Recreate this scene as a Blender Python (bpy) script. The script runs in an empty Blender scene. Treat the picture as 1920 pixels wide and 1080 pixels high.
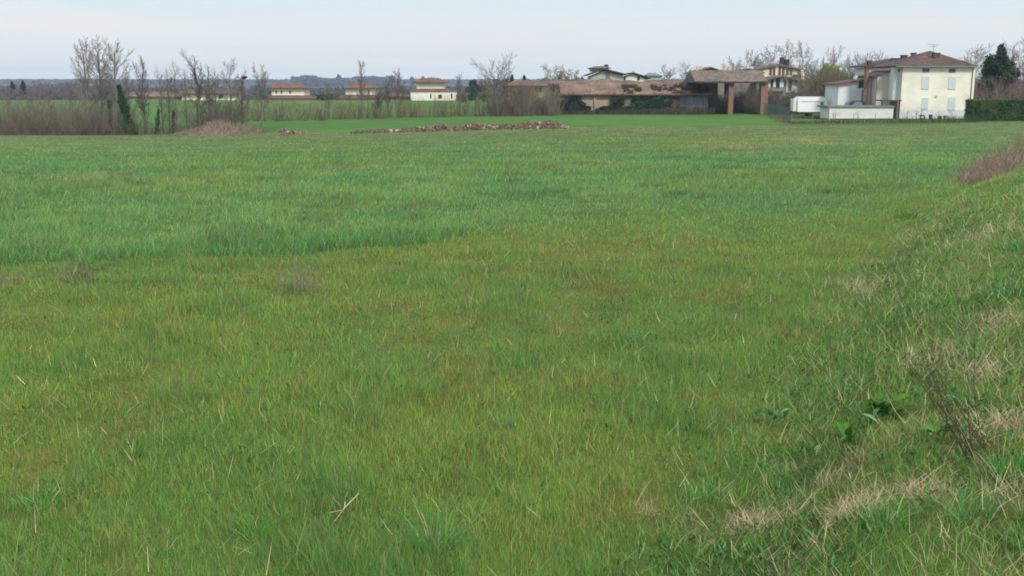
import bpy, math, random
import numpy as np
from mathutils import Vector

# ------------------------------------------------------------------ camera, light
F = 1900.0
PITCH = math.atan(375.0 / F)
CP, SP = math.cos(PITCH), math.sin(PITCH)
H = 4.0
SC = bpy.context.scene
cam = bpy.data.cameras.new("camera")
cam.sensor_width = 36.0
cam.lens = 36.0 * F / 1920.0
cam.clip_start = 0.1
cam.clip_end = 12000
co = bpy.data.objects.new("camera", cam)
co.location = (0, 0, H)
co.rotation_euler = (math.pi / 2 - PITCH, 0, 0)
SC.collection.objects.link(co)
SC.camera = co

SUN_EL, SUN_AZ = math.radians(42), math.radians(150)
SUN_STRENGTH = 3.1
SKY_GAIN = 0.96
w = bpy.data.worlds.new("World")
SC.world = w
w.use_nodes = True
nt = w.node_tree
nt.nodes.clear()
N, L = nt.nodes.new, nt.links.new
out = N('ShaderNodeOutputWorld')
sky = N('ShaderNodeTexSky')
sky.sky_type = 'NISHITA'
sky.sun_disc = False
sky.sun_elevation = SUN_EL
sky.sun_rotation = SUN_AZ
sky.dust_density = 3
bg1 = N('ShaderNodeBackground')
bg1.inputs[1].default_value = 0.10
L(sky.outputs[0], bg1.inputs[0])
tc = N('ShaderNodeTexCoord')
sep = N('ShaderNodeSeparateXYZ')
L(tc.outputs['Generated'], sep.inputs[0])
rmp = N('ShaderNodeValToRGB')
cr = rmp.color_ramp
cr.elements[0].position = 0.0
cr.elements[0].color = (1.33, 1.35, 1.25, 1)
cr.elements[1].position = 1.0
cr.elements[1].color = (0.98, 1.0, 1.04, 1)
for p_, c_ in ((0.020, (1.26, 1.28, 1.19, 1)), (0.033, (1.07, 1.10, 1.07, 1)), (0.056, (1.05, 1.04, 1.0, 1)), (0.078, (0.87, 0.99, 1.04, 1)), (0.16, (0.80, 0.93, 1.04, 1))):
    e_ = cr.elements.new(p_)
    e_.color = c_
cn = N('ShaderNodeTexNoise')
cmap = N('ShaderNodeMapping')
cmap.inputs['Scale'].default_value = (1.2, 1.2, 9)
L(tc.outputs['Generated'], cmap.inputs[0])
L(cmap.outputs[0], cn.inputs['Vector'])
cn.inputs['Scale'].default_value = 3.0
cn.inputs['Detail'].default_value = 4
cm_ = N('ShaderNodeMath'); cm_.operation = 'MULTIPLY_ADD'
L(cn.outputs[0], cm_.inputs[0]); cm_.inputs[1].default_value = 0.034; 
L(sep.outputs[2], cm_.inputs[2])
cs_ = N('ShaderNodeMath'); cs_.operation = 'SUBTRACT'
L(cm_.outputs[0], cs_.inputs[0]); cs_.inputs[1].default_value = 0.017
L(cs_.outputs[0], rmp.inputs[0])
bg2 = N('ShaderNodeBackground')
L(rmp.outputs[0], bg2.inputs[0])
bg2.inputs[1].default_value = SKY_GAIN
mx = N('ShaderNodeMixShader')
mx.inputs[0].default_value = 0.93
L(bg1.outputs[0], mx.inputs[1]); L(bg2.outputs[0], mx.inputs[2]); L(mx.outputs[0], out.inputs[0])

sl = bpy.data.lights.new("sun", 'SUN')
sl.energy = SUN_STRENGTH
sl.angle = math.radians(12)
sl.color = (1.0, 0.95, 0.86)
so = bpy.data.objects.new("sun", sl)
sv = Vector((math.sin(SUN_AZ) * math.cos(SUN_EL), math.cos(SUN_AZ) * math.cos(SUN_EL), math.sin(SUN_EL)))
so.rotation_euler = (-sv).to_track_quat('-Z', 'Y').to_euler()
so.location = (0, -20, 40)
SC.collection.objects.link(so)
SC.view_settings.view_transform = 'Standard'
SC.view_settings.look = 'None'
SC.view_settings.exposure = 0.0
SC.view_settings.gamma = 1.0
SC.cycles.max_bounces = 8
SC.cycles.transparent_max_bounces = 8
SC.cycles.volume_bounces = 0
SC.cycles.filter_width = 1.8

# ------------------------------------------------------------------ helpers
R = random.Random(5)
RN = np.random.default_rng(7)


def slope(v):
    dy = (540 - v) / F
    return (SP - dy * CP) / (CP + dy * SP)


def at(u, v, Y):
    """world point on the line of sight of pixel (u, v) at forward distance Y"""
    dy = (540 - v) / F
    t = Y / (CP + dy * SP)
    return Vector(((u - 960) / F * t, Y, H - t * (SP - dy * CP)))


def _lat(ix, iy, seed):
    h = (ix.astype(np.int64) * 374761393 + iy.astype(np.int64) * 668265263 + seed * 1274126177) & 0xffffffff
    h = ((h ^ (h >> 13)) * 1274126177) & 0xffffffff
    h = h ^ (h >> 16)
    return (h & 0xffffff) / float(0xffffff)


def vnoise(x, y, sc, seed=0):
    x = np.asarray(x, float) * sc + 1000; y = np.asarray(y, float) * sc + 1000
    ix, iy = np.floor(x), np.floor(y)
    fx, fy = x - ix, y - iy
    fx = fx * fx * (3 - 2 * fx); fy = fy * fy * (3 - 2 * fy)
    a = _lat(ix, iy, seed); b = _lat(ix + 1, iy, seed); c = _lat(ix, iy + 1, seed); d = _lat(ix + 1, iy + 1, seed)
    return (a * (1 - fx) + b * fx) * (1 - fy) + (c * (1 - fx) + d * fx) * fy


def fbm(x, y, sc, seed=0, o=4):
    s = 0; a = .5; tot = 0
    for i in range(o):
        s = s + a * vnoise(x, y, sc * 2 ** i, seed + i * 17); tot += a; a *= .55
    return s / tot


def smooth(a, b, x):
    t = np.clip((np.asarray(x, float) - a) / (b - a), 0, 1)
    return t * t * (3 - 2 * t)


def ip(x, pts):
    return np.interp(x, [p[0] for p in pts], [p[1] for p in pts])


TOE = [(-40, -22), (-20, -12.5), (0, -2.6), (7.85, 1.3), (16, 4.9), (24.3, 8.7), (34, 13.8), (42, 19.2), (52, 27.5), (74, 46), (120, 92), (300, 300)]
EDGE = [(-1, 112), (-.505, 115), (-.34, 115), (-.25, 113), (-.16, 109), (0, 107.5), (.05, 107), (.28, 110), (.39, 113), (.47, 120), (.505, 127), (.8, 170)]
FRONT = [(-1, 15), (-.505, 22.6), (-.35, 23.6), (-.22, 25.2), (-.137, 26), (-.03, 27.2), (.07, 27.5), (.2, 28), (.3, 30), (.4, 36), (.6, 60), (1, 100)]


def bankq(x, y):
    return (np.asarray(x, float) - ip(y, TOE)) * .91


def hz(x, y):
    x = np.asarray(x, float); y = np.asarray(y, float)
    yy = np.maximum(y, 1.0)
    s = x / np.maximum(yy, 8)
    a = smooth(.08, -.42, s)
    z = -1.25 * a * smooth(40, 118, y)
    e = ip(s, EDGE)
    left = smooth(-.22, -.27, s)
    z = z - 1.9 * left * smooth(1, 7, y - e) * (1 - smooth(14, 34, y - e))
    z = z + (0.15 + 1.1 * a) * smooth(150, 330, y) * smooth(.1, .0, s)
    z = z - 2.6 * smooth(345, 385, y) * smooth(.12, .02, s)
    z = z + 2.0 * smooth(500, 1200, y)
    z = z + (13 + 14 * fbm(x, y, 1 / 700., 3, 3)) * smooth(1300, 3000, y)
    q = bankq(x, y)
    prof = 2.0 * (1 - np.exp(-np.maximum(q, 0) * .27)) * smooth(-.2, 1.6, q)
    z = z + prof * (1 - smooth(60, 90, y))
    near = 1 - smooth(40, 90, y)
    z = z + near * (.10 * (fbm(x, y, .35, 9, 3) - .5) + .10 * smooth(.2, 1.5, q) * (fbm(x, y, 1.3, 11, 2) - .5))
    return z


def G(u, v):
    k = slope(v); dy = (540 - v) / F; lx = (u - 960) / F / (CP + dy * SP)
    Y = np.concatenate([np.arange(3, 60, .1), np.arange(60, 500, .25)])
    d = (H - k * Y) - hz(lx * Y, Y)
    i = int(np.argmax(d < 0))
    return Vector((lx * Y[i], Y[i], float(hz(lx * Y[i], Y[i]))))


def gz(x, y):
    return float(hz(x, y))


def ground(u, Y):
    """point on the ground at distance Y, in the picture column u"""
    x = (u - 960) / F * Y * .99
    for _ in range(4):
        z = gz(x, Y)
        x = (u - 960) / F * (Y * CP + (H - z) * SP)
    return Vector((x, Y, gz(x, Y)))


def tag(o, label=None, cat=None, group=None, kind=None):
    if label: o['label'] = label
    if cat: o['category'] = cat
    if group: o['group'] = group
    if kind: o['kind'] = kind
    return o


def thing(name, loc, label, cat, group=None, rz=0):
    o = bpy.data.objects.new(name, None)
    o.empty_display_size = .3
    o.location = loc
    o.rotation_euler = (0, 0, rz)
    SC.collection.objects.link(o)
    return tag(o, label, cat, group)


def np_mesh(name, V, faces_idx, nper, m, parent=None, cols=None, smooth_=False):
    """V (n,3); faces_idx flat; nper verts per face"""
    me = bpy.data.meshes.new(name)
    V = np.asarray(V, np.float32)
    fi = np.asarray(faces_idx, np.int32).ravel()
    nf = len(fi) // nper
    me.vertices.add(len(V)); me.vertices.foreach_set('co', V.ravel())
    me.loops.add(len(fi)); me.loops.foreach_set('vertex_index', fi)
    me.polygons.add(nf)
    me.polygons.foreach_set('loop_start', np.arange(nf, dtype=np.int32) * nper)
    if smooth_:
        me.polygons.foreach_set('use_smooth', np.ones(nf, bool))
    me.update(calc_edges=True)
    if cols is not None:
        at_ = me.color_attributes.new('col', 'FLOAT_COLOR', 'POINT')
        c4 = np.ones((len(V), 4), np.float32); c4[:, :3] = cols
        at_.data.foreach_set('color', c4.ravel())
    me.materials.append(m)
    o = bpy.data.objects.new(name, me)
    SC.collection.objects.link(o)
    if parent: o.parent = parent
    return o


class MB:
    def __init__(s): s.v = []; s.f = []
    def poly(s, pts):
        n = len(s.v); s.v += [tuple(p) for p in pts]; s.f.append(tuple(range(n, n + len(pts))))
    def hexa(s, p):
        n = len(s.v); s.v += [tuple(q) for q in p]
        for f in ((0, 3, 2, 1), (4, 5, 6, 7), (0, 1, 5, 4), (1, 2, 6, 5), (2, 3, 7, 6), (3, 0, 4, 7)):
            s.f.append(tuple(n + i for i in f))
    def box(s, x0, x1, y0, y1, z0, z1):
        s.hexa([(x0, y0, z0), (x1, y0, z0), (x1, y1, z0), (x0, y1, z0), (x0, y0, z1), (x1, y0, z1), (x1, y1, z1), (x0, y1, z1)])
        return s
    def prism(s, prof, y0, y1):
        """prof: list of (x, z) counter-clockwise seen from the front; extruded along y"""
        n = len(s.v); k = len(prof)
        s.v += [(x, y0, z) for x, z in prof] + [(x, y1, z) for x, z in prof]
        s.f.append(tuple(range(n, n + k))); s.f.append(tuple(range(n + 2 * k - 1, n + k - 1, -1)))
        for i in range(k):
            j = (i + 1) % k
            s.f.append((n + j, n + i, n + k + i, n + k + j))
        return s
    def prismx(s, prof, x0, x1):
        """prof: list of (y, z); extruded along x"""
        n = len(s.v); k = len(prof)
        s.v += [(x0, y, z) for y, z in prof] + [(x1, y, z) for y, z in prof]
        s.f.append(tuple(range(n + k - 1, n - 1, -1))); s.f.append(tuple(range(n + k, n + 2 * k)))
        for i in range(k):
            j = (i + 1) % k
            s.f.append((n + i, n + j, n + k + j, n + k + i))
        return s
    def hip(s, x0, x1, y0, y1, ze, xa, xb, ya, yb, zr, t=.16):
        n = len(s.v)
        s.v += [(x0, y0, ze), (x1, y0, ze), (x1, y1, ze), (x0, y1, ze), (x0, y0, ze + t), (x1, y0, ze + t), (x1, y1, ze + t), (x0, y1, ze + t),
                (xa, ya, zr), (xb, yb, zr)]
        fs = [(0, 3, 2, 1), (0, 1, 5, 4), (1, 2, 6, 5), (2, 3, 7, 6), (3, 0, 4, 7)]
        if abs(ya - yb) < 1e-6:
            fs += [(4, 5, 9, 8), (5, 6, 9), (6, 7, 8, 9), (7, 4, 8)]
        else:
            fs += [(4, 5, 8), (5, 6, 9, 8), (6, 7, 9), (7, 4, 8, 9)]
        s.f += [tuple(n + i for i in f) for f in fs]
        return s
    def tube(s, pts, r, k=6):
        """pts list of 3D, r float or list"""
        pts = [Vector(p) for p in pts]
        rs = r if isinstance(r, (list, tuple)) else [r] * len(pts)
        n = len(s.v)
        for i, p in enumerate(pts):
            d = (pts[min(i + 1, len(pts) - 1)] - pts[max(i - 1, 0)]).normalized()
            a = d.orthogonal().normalized(); b = d.cross(a)
            for j in range(k):
                t = 2 * math.pi * j / k
                s.v.append(tuple(p + rs[i] * (math.cos(t) * a + math.sin(t) * b)))
        for i in range(len(pts) - 1):
            for j in range(k):
                j2 = (j + 1) % k
                s.f.append((n + i * k + j, n + i * k + j2, n + (i + 1) * k + j2, n + (i + 1) * k + j))
        s.f.append(tuple(n + k - 1 - j for j in range(k))); s.f.append(tuple(n + (len(pts) - 1) * k + j for j in range(k)))
        return s
    def build(s, name, m, parent=None, org=None):
        o_ = Vector(org) if org is not None else (root_org(parent) if parent else Vector((0, 0, 0)))
        me = bpy.data.meshes.new(name)
        me.from_pydata([(x - o_[0], y - o_[1], z - o_[2]) for x, y, z in s.v], [], s.f)
        me.materials.append(m)
        o = bpy.data.objects.new(name, me)
        SC.collection.objects.link(o)
        if parent: o.parent = parent
        elif org is not None: o.location = o_
        return o


def root_org(o):
    while o.parent: o = o.parent
    return Vector(o.location)


def copy_tree(o, parent=None):
    c = o.copy(); SC.collection.objects.link(c)
    if parent: c.parent = parent
    for ch in list(o.children): copy_tree(ch, c)
    return c


# ------------------------------------------------------------------ materials
def base_mat(name, rough=.85, spec=.25):
    m = bpy.data.materials.new(name); m.use_nodes = True
    b = m.node_tree.nodes['Principled BSDF']
    b.inputs['Roughness'].default_value = rough
    b.inputs['Specular IOR Level'].default_value = spec
    return m, m.node_tree, b


def nmat(name, c1, c2, scale=2.0, rough=.85, bump=0.0, c3=None, detail=6, stretch=(1, 1, 1), bscale=None, spec=.25, lo=.35, hi=.65):
    m, t, b = base_mat(name, rough, spec)
    n, l = t.nodes.new, t.links.new
    tc = n('ShaderNodeTexCoord'); mp = n('ShaderNodeMapping'); mp.inputs['Scale'].default_value = stretch
    l(tc.outputs['Object'], mp.inputs[0])
    no = n('ShaderNodeTexNoise'); no.inputs['Scale'].default_value = scale; no.inputs['Detail'].default_value = detail
    no.inputs['Roughness'].default_value = .65
    l(mp.outputs[0], no.inputs['Vector'])
    r = n('ShaderNodeValToRGB'); e = r.color_ramp.elements
    e[0].position = lo; e[0].color = (*c1, 1); e[1].position = hi; e[1].color = (*c2, 1)
    if c3:
        x = r.color_ramp.elements.new(min(hi + .12, .95)); x.color = (*c3, 1)
    l(no.outputs[0], r.inputs[0]); l(r.outputs[0], b.inputs['Base Color'])
    if bump:
        n2 = n('ShaderNodeTexNoise'); n2.inputs['Scale'].default_value = bscale or scale * 4; n2.inputs['Detail'].default_value = 4
        l(tc.outputs['Object'], n2.inputs['Vector'])
        bp = n('ShaderNodeBump'); bp.inputs['Strength'].default_value = .6; bp.inputs['Distance'].default_value = bump
        l(n2.outputs[0], bp.inputs['Height']); l(bp.outputs[0], b.inputs['Normal'])
    return m


def tile_mat(name, c1, c2, c3, axis='X', pitch=.24, sc=.7):
    """weathered clay roof tiles: rows of coppi as a bump wave plus patches of colour"""
    m, t, b = base_mat(name, .9, .15)
    n, l = t.nodes.new, t.links.new
    tc = n('ShaderNodeTexCoord')
    no = n('ShaderNodeTexNoise'); no.inputs['Scale'].default_value = sc; no.inputs['Detail'].default_value = 8; no.inputs['Roughness'].default_value = .72
    l(tc.outputs['Object'], no.inputs['Vector'])
    r = n('ShaderNodeValToRGB'); e = r.color_ramp.elements
    e[0].position = .34; e[0].color = (*c1, 1); e[1].position = .5; e[1].color = (*c2, 1)
    x = r.color_ramp.elements.new(.66); x.color = (*c3, 1)
    l(no.outputs[0], r.inputs[0])
    br = n('ShaderNodeTexVoronoi'); br.inputs['Scale'].default_value = 4.0
    l(tc.outputs['Object'], br.inputs['Vector'])
    hsv = n('ShaderNodeHueSaturation')
    mr = n('ShaderNodeMapRange'); mr.inputs[3].default_value = .7; mr.inputs[4].default_value = 1.35
    sp_ = n('ShaderNodeSeparateColor'); l(br.outputs['Color'], sp_.inputs[0]); l(sp_.outputs[0], mr.inputs[0])
    l(mr.outputs[0], hsv.inputs['Value']); l(r.outputs[0], hsv.inputs['Color']); l(hsv.outputs[0], b.inputs['Base Color'])
    wv = n('ShaderNodeTexWave'); wv.bands_direction = axis; wv.inputs['Scale'].default_value = 1 / pitch / 3.14 * 1.0
    l(tc.outputs['Object'], wv.inputs['Vector'])
    bp = n('ShaderNodeBump'); bp.inputs['Strength'].default_value = .8; bp.inputs['Distance'].default_value = .06
    l(wv.outputs[0], bp.inputs['Height']); l(bp.outputs[0], b.inputs['Normal'])
    return m


def leaf_mat(name, trans=.3, rough=.55, spec=.25, rnd=True):
    """colour from the 'col' attribute of the blades or leaves"""
    m, t, b = base_mat(name, rough, spec)
    n, l = t.nodes.new, t.links.new
    a = n('ShaderNodeAttribute'); a.attribute_name = 'col'
    src = a.outputs['Color']
    if rnd:
        oi = n('ShaderNodeObjectInfo'); mr = n('ShaderNodeMapRange'); mr.inputs[3].default_value = .85; mr.inputs[4].default_value = 1.15
        l(oi.outputs['Random'], mr.inputs[0])
        h = n('ShaderNodeHueSaturation'); l(mr.outputs[0], h.inputs['Value']); l(src, h.inputs['Color']); src = h.outputs[0]
    l(src, b.inputs['Base Color'])
    if trans > 0:
        tr = n('ShaderNodeBsdfTranslucent'); l(src, tr.inputs['Color'])
        g_ = n('ShaderNodeHueSaturation'); g_.inputs['Value'].default_value = trans; l(src, g_.inputs['Color']); l(g_.outputs[0], tr.inputs['Color'])
        mx = n('ShaderNodeAddShader')
        l(b.outputs[0], mx.inputs[0]); l(tr.outputs[0], mx.inputs[1]); l(mx.outputs[0], t.nodes['Material Output'].inputs[0])
    return m


def ground_mat(name, sc=1.0, bump=.05, var=.5, fine=9.0):
    m, t, b = base_mat(name, .95, .1)
    n, l = t.nodes.new, t.links.new
    a = n('ShaderNodeAttribute'); a.attribute_name = 'col'
    tc = n('ShaderNodeTexCoord')
    n1 = n('ShaderNodeTexNoise'); n1.inputs['Scale'].default_value = fine; n1.inputs['Detail'].default_value = 8; n1.inputs['Roughness'].default_value = .7
    l(tc.outputs['Object'], n1.inputs['Vector'])
    n2 = n('ShaderNodeTexNoise'); n2.inputs['Scale'].default_value = sc; n2.inputs['Detail'].default_value = 6
    l(tc.outputs['Object'], n2.inputs['Vector'])
    ad = n('ShaderNodeMath'); ad.operation = 'ADD'; l(n1.outputs[0], ad.inputs[0]); l(n2.outputs[0], ad.inputs[1])
    mr = n('ShaderNodeMapRange'); mr.inputs[1].default_value = .6; mr.inputs[2].default_value = 1.4
    mr.inputs[3].default_value = 1 - var; mr.inputs[4].default_value = 1 + var
    l(ad.outputs[0], mr.inputs[0])
    h = n('ShaderNodeHueSaturation'); l(mr.outputs[0], h.inputs['Value']); l(a.outputs['Color'], h.inputs['Color']); l(h.outputs[0], b.inputs['Base Color'])
    bp = n('ShaderNodeBump'); bp.inputs['Strength'].default_value = .7; bp.inputs['Distance'].default_value = bump
    l(n1.outputs[0], bp.inputs['Height']); l(bp.outputs[0], b.inputs['Normal'])
    return m


M = {}
M['grass'] = leaf_mat('grass_blades', .95, .6, .12, False)
M['leaf'] = leaf_mat('leaves', .6, .65, .1)
M['twig'] = leaf_mat('twigs', 0, .9, .1)
M['soil'] = ground_mat('thatch_soil', .8, .03, .45, 14)
M['crop'] = ground_mat('crop_soil', .5, .05, .4, 6)
M['field'] = ground_mat('short_green_field', .25, .06, .25, 4)
M['country'] = ground_mat('countryside', .01, .5, .3, .2)
M['cream'] = nmat('cream_render', (.69, .67, .57), (.82, .80, .71), .5, .9, .004)
M['cream2'] = nmat('aged_cream_render', (.62, .58, .44), (.72, .68, .54), .8, .9, .004)
M['beige'] = nmat('beige_render', (.46, .44, .36), (.52, .50, .41), .7, .9, .004)
M['white'] = nmat('white_render', (.62, .66, .68), (.72, .74, .75), .6, .9, .004)
M['plinth'] = nmat('pale_grey_plinth', (.56, .57, .60), (.66, .66, .68), 1.2, .9, .004)
M['yellow'] = nmat('yellow_render', (.62, .57, .30), (.72, .67, .38), .5, .9, .004)
M['brightcream'] = nmat('warm_cream_render', (.80, .74, .56), (.84, .79, .64), .4, .9, .004)
M['greywall'] = nmat('grey_render', (.34, .34, .33), (.46, .45, .42), .8, .9, .004)
M['pinkwall'] = nmat('bare_pinkish_plaster', (.27, .19, .145), (.43, .33, .265), .7, .95, .02)
M['brick'] = nmat('red_brick', (.17, .10, .07), (.27, .165, .115), 3, .95, .02)
M['darkbrick'] = nmat('dark_brick', (.075, .05, .04), (.13, .085, .065), 3, .95, .02)
M['tile'] = tile_mat('brown_roof_tiles', (.07, .052, .047), (.11, .078, .068), (.15, .108, .09))
M['tile_red'] = tile_mat('red_roof_tiles', (.12, .07, .056), (.17, .095, .075), (.22, .13, .10), sc=.4)
M['tile_old'] = tile_mat('mottled_old_roof_tiles', (.10, .08, .068), (.19, .13, .112), (.30, .21, .12), sc=.28)
M['tile_grey'] = tile_mat('grey_brown_roof_tiles', (.11, .09, .075), (.17, .14, .115), (.23, .19, .15), sc=.8)
M['dark'] = nmat('dark_timber', (.03, .025, .022), (.07, .055, .045), 3, .8)
M['timber'] = nmat('brown_timber', (.09, .05, .03), (.15, .09, .055), 4, .8)
M['glass'] = nmat('dark_glass', (.02, .025, .03), (.04, .045, .05), 2, .15, spec=.5)
M['shutter'] = nmat('pale_blue_shutter_paint', (.54, .61, .64), (.58, .65, .68), 3, .6)
M['gutter'] = nmat('grey_metal', (.16, .16, .16), (.24, .24, .24), 3, .5)
M['slate'] = nmat('blue_grey_sheet', (.14, .17, .20), (.20, .23, .26), 1.5, .6)
M['corr'] = nmat('blue_grey_corrugated_sheet', (.09, .11, .13), (.24, .27, .29), 1.5, .7, stretch=(4, 1, .3))
M['caravan'] = nmat('white_caravan_skin', (.78, .80, .80), (.84, .85, .84), .8, .35, spec=.5)
M['rubber'] = nmat('black_rubber', (.015, .015, .015), (.03, .03, .03), 4, .8)
M['mesh'] = nmat('green_fence_netting', (.02, .06, .05), (.04, .10, .08), 2, .7)
M['bark'] = nmat('grey_brown_bark', (.12, .10, .085), (.20, .17, .14), 3, .95, .03, stretch=(3, 3, .6))
M['barkdark'] = nmat('dark_bark', (.055, .045, .04), (.11, .09, .075), 3, .95, .03, stretch=(3, 3, .6))
M['wood'] = nmat('weathered_wood', (.2, .17, .13), (.32, .28, .22), 5, .9)
M['concrete'] = nmat('pale_concrete', (.60, .59, .57), (.70, .69, .66), 1.5, .9, .004)
M['bluedark'] = nmat('dark_blue_cloth', (.02, .035, .08), (.04, .06, .12), 4, .8)
M['stone'] = nmat('pale_stone', (.4, .36, .3), (.6, .56, .48), 6, .9, .01)
M['brownwall'] = nmat('dim_brown_wall', (.13, .115, .10), (.26, .23, .20), .8, .95)

# ------------------------------------------------------------------ ground
def lerp(a, b, t):
    t = np.asarray(t)[..., None]
    return a * (1 - t) + b * t


C = lambda *a: np.array(a, float)


def zone(x, y):
    """0 meadow .. 1 crop, and bank weight"""
    s = x / np.maximum(y, 4)
    f = ip(s, FRONT) + 2.6 * (fbm(x, y, .22, 31, 3) - .5) + 1.6 * (fbm(x, y, 1.1, 33, 3) - .5)
    soft = .25 + 18 * smooth(-.12, .2, s)
    f = f - 9 * smooth(-.05, .3, s)
    return smooth(0, 1, (y - f) / soft), smooth(-.9, .6, bankq(x, y) + .8 * (fbm(x, y, .5, 21, 3) - .5))


def blobs(x, y, L_):
    t = 0
    for (bx, by, rx, ry, k) in L_:
        d = ((x - bx) / rx) ** 2 + ((y - by) / ry) ** 2
        t = np.maximum(t, k * np.exp(-d * 1.2))
    return t


def _pb(u, v, ru, ry, k):
    g = G(u, v); return (g.x, g.y, ru / F * g.y, ry, k)


TAN = [_pb(160, 333, 60, 3, .75), _pb(430, 325, 45, 2.5, .5), _pb(1370, 272, 80, 8, .75), _pb(1500, 262, 100, 8, .9), _pb(620, 320, 80, 3, .4),
       _pb(1100, 312, 90, 3, .3), _pb(1700, 262, 70, 5, .45), _pb(1560, 300, 60, 3, .3), _pb(300, 345, 150, 2.5, .35), _pb(820, 345, 80, 2, .3)]
STRAW = [_pb(1620, 950, 45, .28, .9), _pb(1740, 935, 55, .25, .8), _pb(1880, 800, 70, .35, 1), _pb(1400, 990, 90, .3, .7), _pb(1890, 930, 50, .25, .8),
         _pb(1560, 900, 60, .25, .5), _pb(1860, 960, 60, .2, .7), _pb(1800, 830, 50, .4, .7), _pb(1290, 985, 40, .2, .5), _pb(1750, 680, 60, .8, .5),
         _pb(1500, 1050, 120, .2, .55), _pb(1850, 700, 70, .5, .6), _pb(1610, 540, 60, 1.2, .6), _pb(1880, 610, 50, .5, .6), _pb(1850, 440, 60, .8, .5), _pb(1210, 955, 20, .15, .7)]
PURP = [_pb(560, 515, 45, 1.2, .8), _pb(140, 520, 50, .9, .8), _pb(740, 500, 40, 1, .6), _pb(40, 525, 60, 1, .6), _pb(450, 500, 130, .8, .5), _pb(700, 490, 40, .6, .5)]
OLIVE = [_pb(1150, 530, 300, 2.5, .8), _pb(60, 860, 60, .4, .9), _pb(960, 620, 200, 1.2, .5), _pb(800, 760, 200, .6, .4), _pb(1150, 850, 120, .6, .6), _pb(1450, 620, 120, .8, .6)]


def col_macro(x, y):
    """plant and soil colours over the land, dark crop front painted in, shared by soil and blades"""
    n1 = fbm(x, y, .28, 41, 4); n2 = fbm(x, y, 1.1, 43, 3); n3 = fbm(x, y, .07, 45, 3)
    crop, bank = zone(x, y)
    mead = lerp(C(.118, .186, .031), C(.082, .172, .032), smooth(.38, .62, n1))
    mead = lerp(mead, C(.158, .158, .034), .6 * smooth(.56, .74, n2))
    mead = lerp(mead, C(.135, .125, .034), .7 * blobs(x, y, OLIVE) * smooth(.3, .55, n2))
    mead = lerp(mead, C(.18, .15, .09), .45 * blobs(x, y, PURP) * smooth(.35, .55, n2))
    cr_ = lerp(C(.066, .142, .043), C(.090, .160, .045), smooth(.35, .65, n1))
    cr_ = lerp(cr_, C(.092, .142, .034), smooth(.4, .75, n3) * .7)
    cr_ = lerp(cr_, C(.118, .150, .056), .75 * smooth(60, 104, y))
    rows = .5 + .5 * np.sin(y * 1.1 + x * .22 + 3 * fbm(x, y, .05, 51, 2))
    cr_ = cr_ * (1 + .10 * (rows - .5) * smooth(30, 60, y))[..., None]
    cr_ = lerp(cr_, C(.20, .165, .075), np.clip(.85 * blobs(x, y, TAN), 0, 1) * smooth(.25, .5, fbm(x, y * 2, .5, 47, 4)))
    f_ = ip(x / np.maximum(y, 4), FRONT)
    cr_ = lerp(cr_, C(.036, .105, .026), (1 - smooth(.8, 3.2, y - f_ - 2 * (n2 - .5))) * (1 - smooth(-.12, .05, x / np.maximum(y, 4))) * .6)  # shaded gaps of the taller crop front painted as darker green
    cr_ = cr_ * (1 - .34 * smooth(.54, .72, fbm(x * .5, y, 1.3, 53, 4)))[..., None]
    for y0_, k_ in ((50.5, .02), (66, -.03), (88, .05)):
        cr_ = cr_ * (1 - .16 * np.exp(-((y - y0_ - k_ * x - 1.2 * (fbm(x, y * 0, .06, 57, 2) - .5)) / .7) ** 2))[..., None]
    c = lerp(mead, cr_, crop)
    bk = lerp(C(.062, .158, .028), C(.108, .172, .038), smooth(.35, .65, n2))
    c = lerp(c, bk, bank * .85)
    c = lerp(c, C(.26, .20, .12), np.clip(blobs(x, y, STRAW), 0, 1) * smooth(.3, .5, fbm(x, y, 3., 49, 3)) * .9)
    return c


def ground_col(x, y):
    c = col_macro(x, y)
    crop, bank = zone(x, y)
    near = 1 - smooth(25, 80, y)
    c = lerp(c, C(.075, .078, .024), .5 * near * (1 - .4 * crop))       # thatch and soil between the stems
    s = x / np.maximum(y, 4); e = ip(s, EDGE)
    beyond = smooth(-.5, .8, y - e)
    strip = lerp(C(.062, .158, .030), C(.084, .172, .036), smooth(.3, .7, fbm(x, y, .1, 61, 3)))
    ditch = lerp(C(.10, .085, .055), C(.075, .10, .035), smooth(.4, .6, fbm(x, y, .3, 63, 3)))
    right = smooth(.262, .272, s)
    strip = lerp(strip, C(.07, .11, .035), right * .7)
    strip = lerp(strip, C(.13, .12, .05), smooth(.6, .75, fbm(x, y, .3, 69, 3)) * right * .6)
    b = lerp(strip, ditch, smooth(-.235, -.26, s) * (1 - smooth(18, 30, y - e)))
    c = lerp(c, b, beyond)
    far = lerp(C(.080, .17, .035), C(.105, .165, .04), smooth(.35, .65, fbm(x, y, .03, 65, 4)))
    c = lerp(c, far, smooth(150, 160, y))
    ctry = lerp(C(.05, .06, .035), C(.09, .08, .055), smooth(.35, .65, fbm(x, y, .006, 67, 4)))
    c = lerp(c, ctry, smooth(345, 352, y))
    return c


SV = np.concatenate([np.linspace(-1.0, -.62, 20), np.linspace(-.6, .6, 240), np.linspace(.62, 1.0, 20)])


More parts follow.
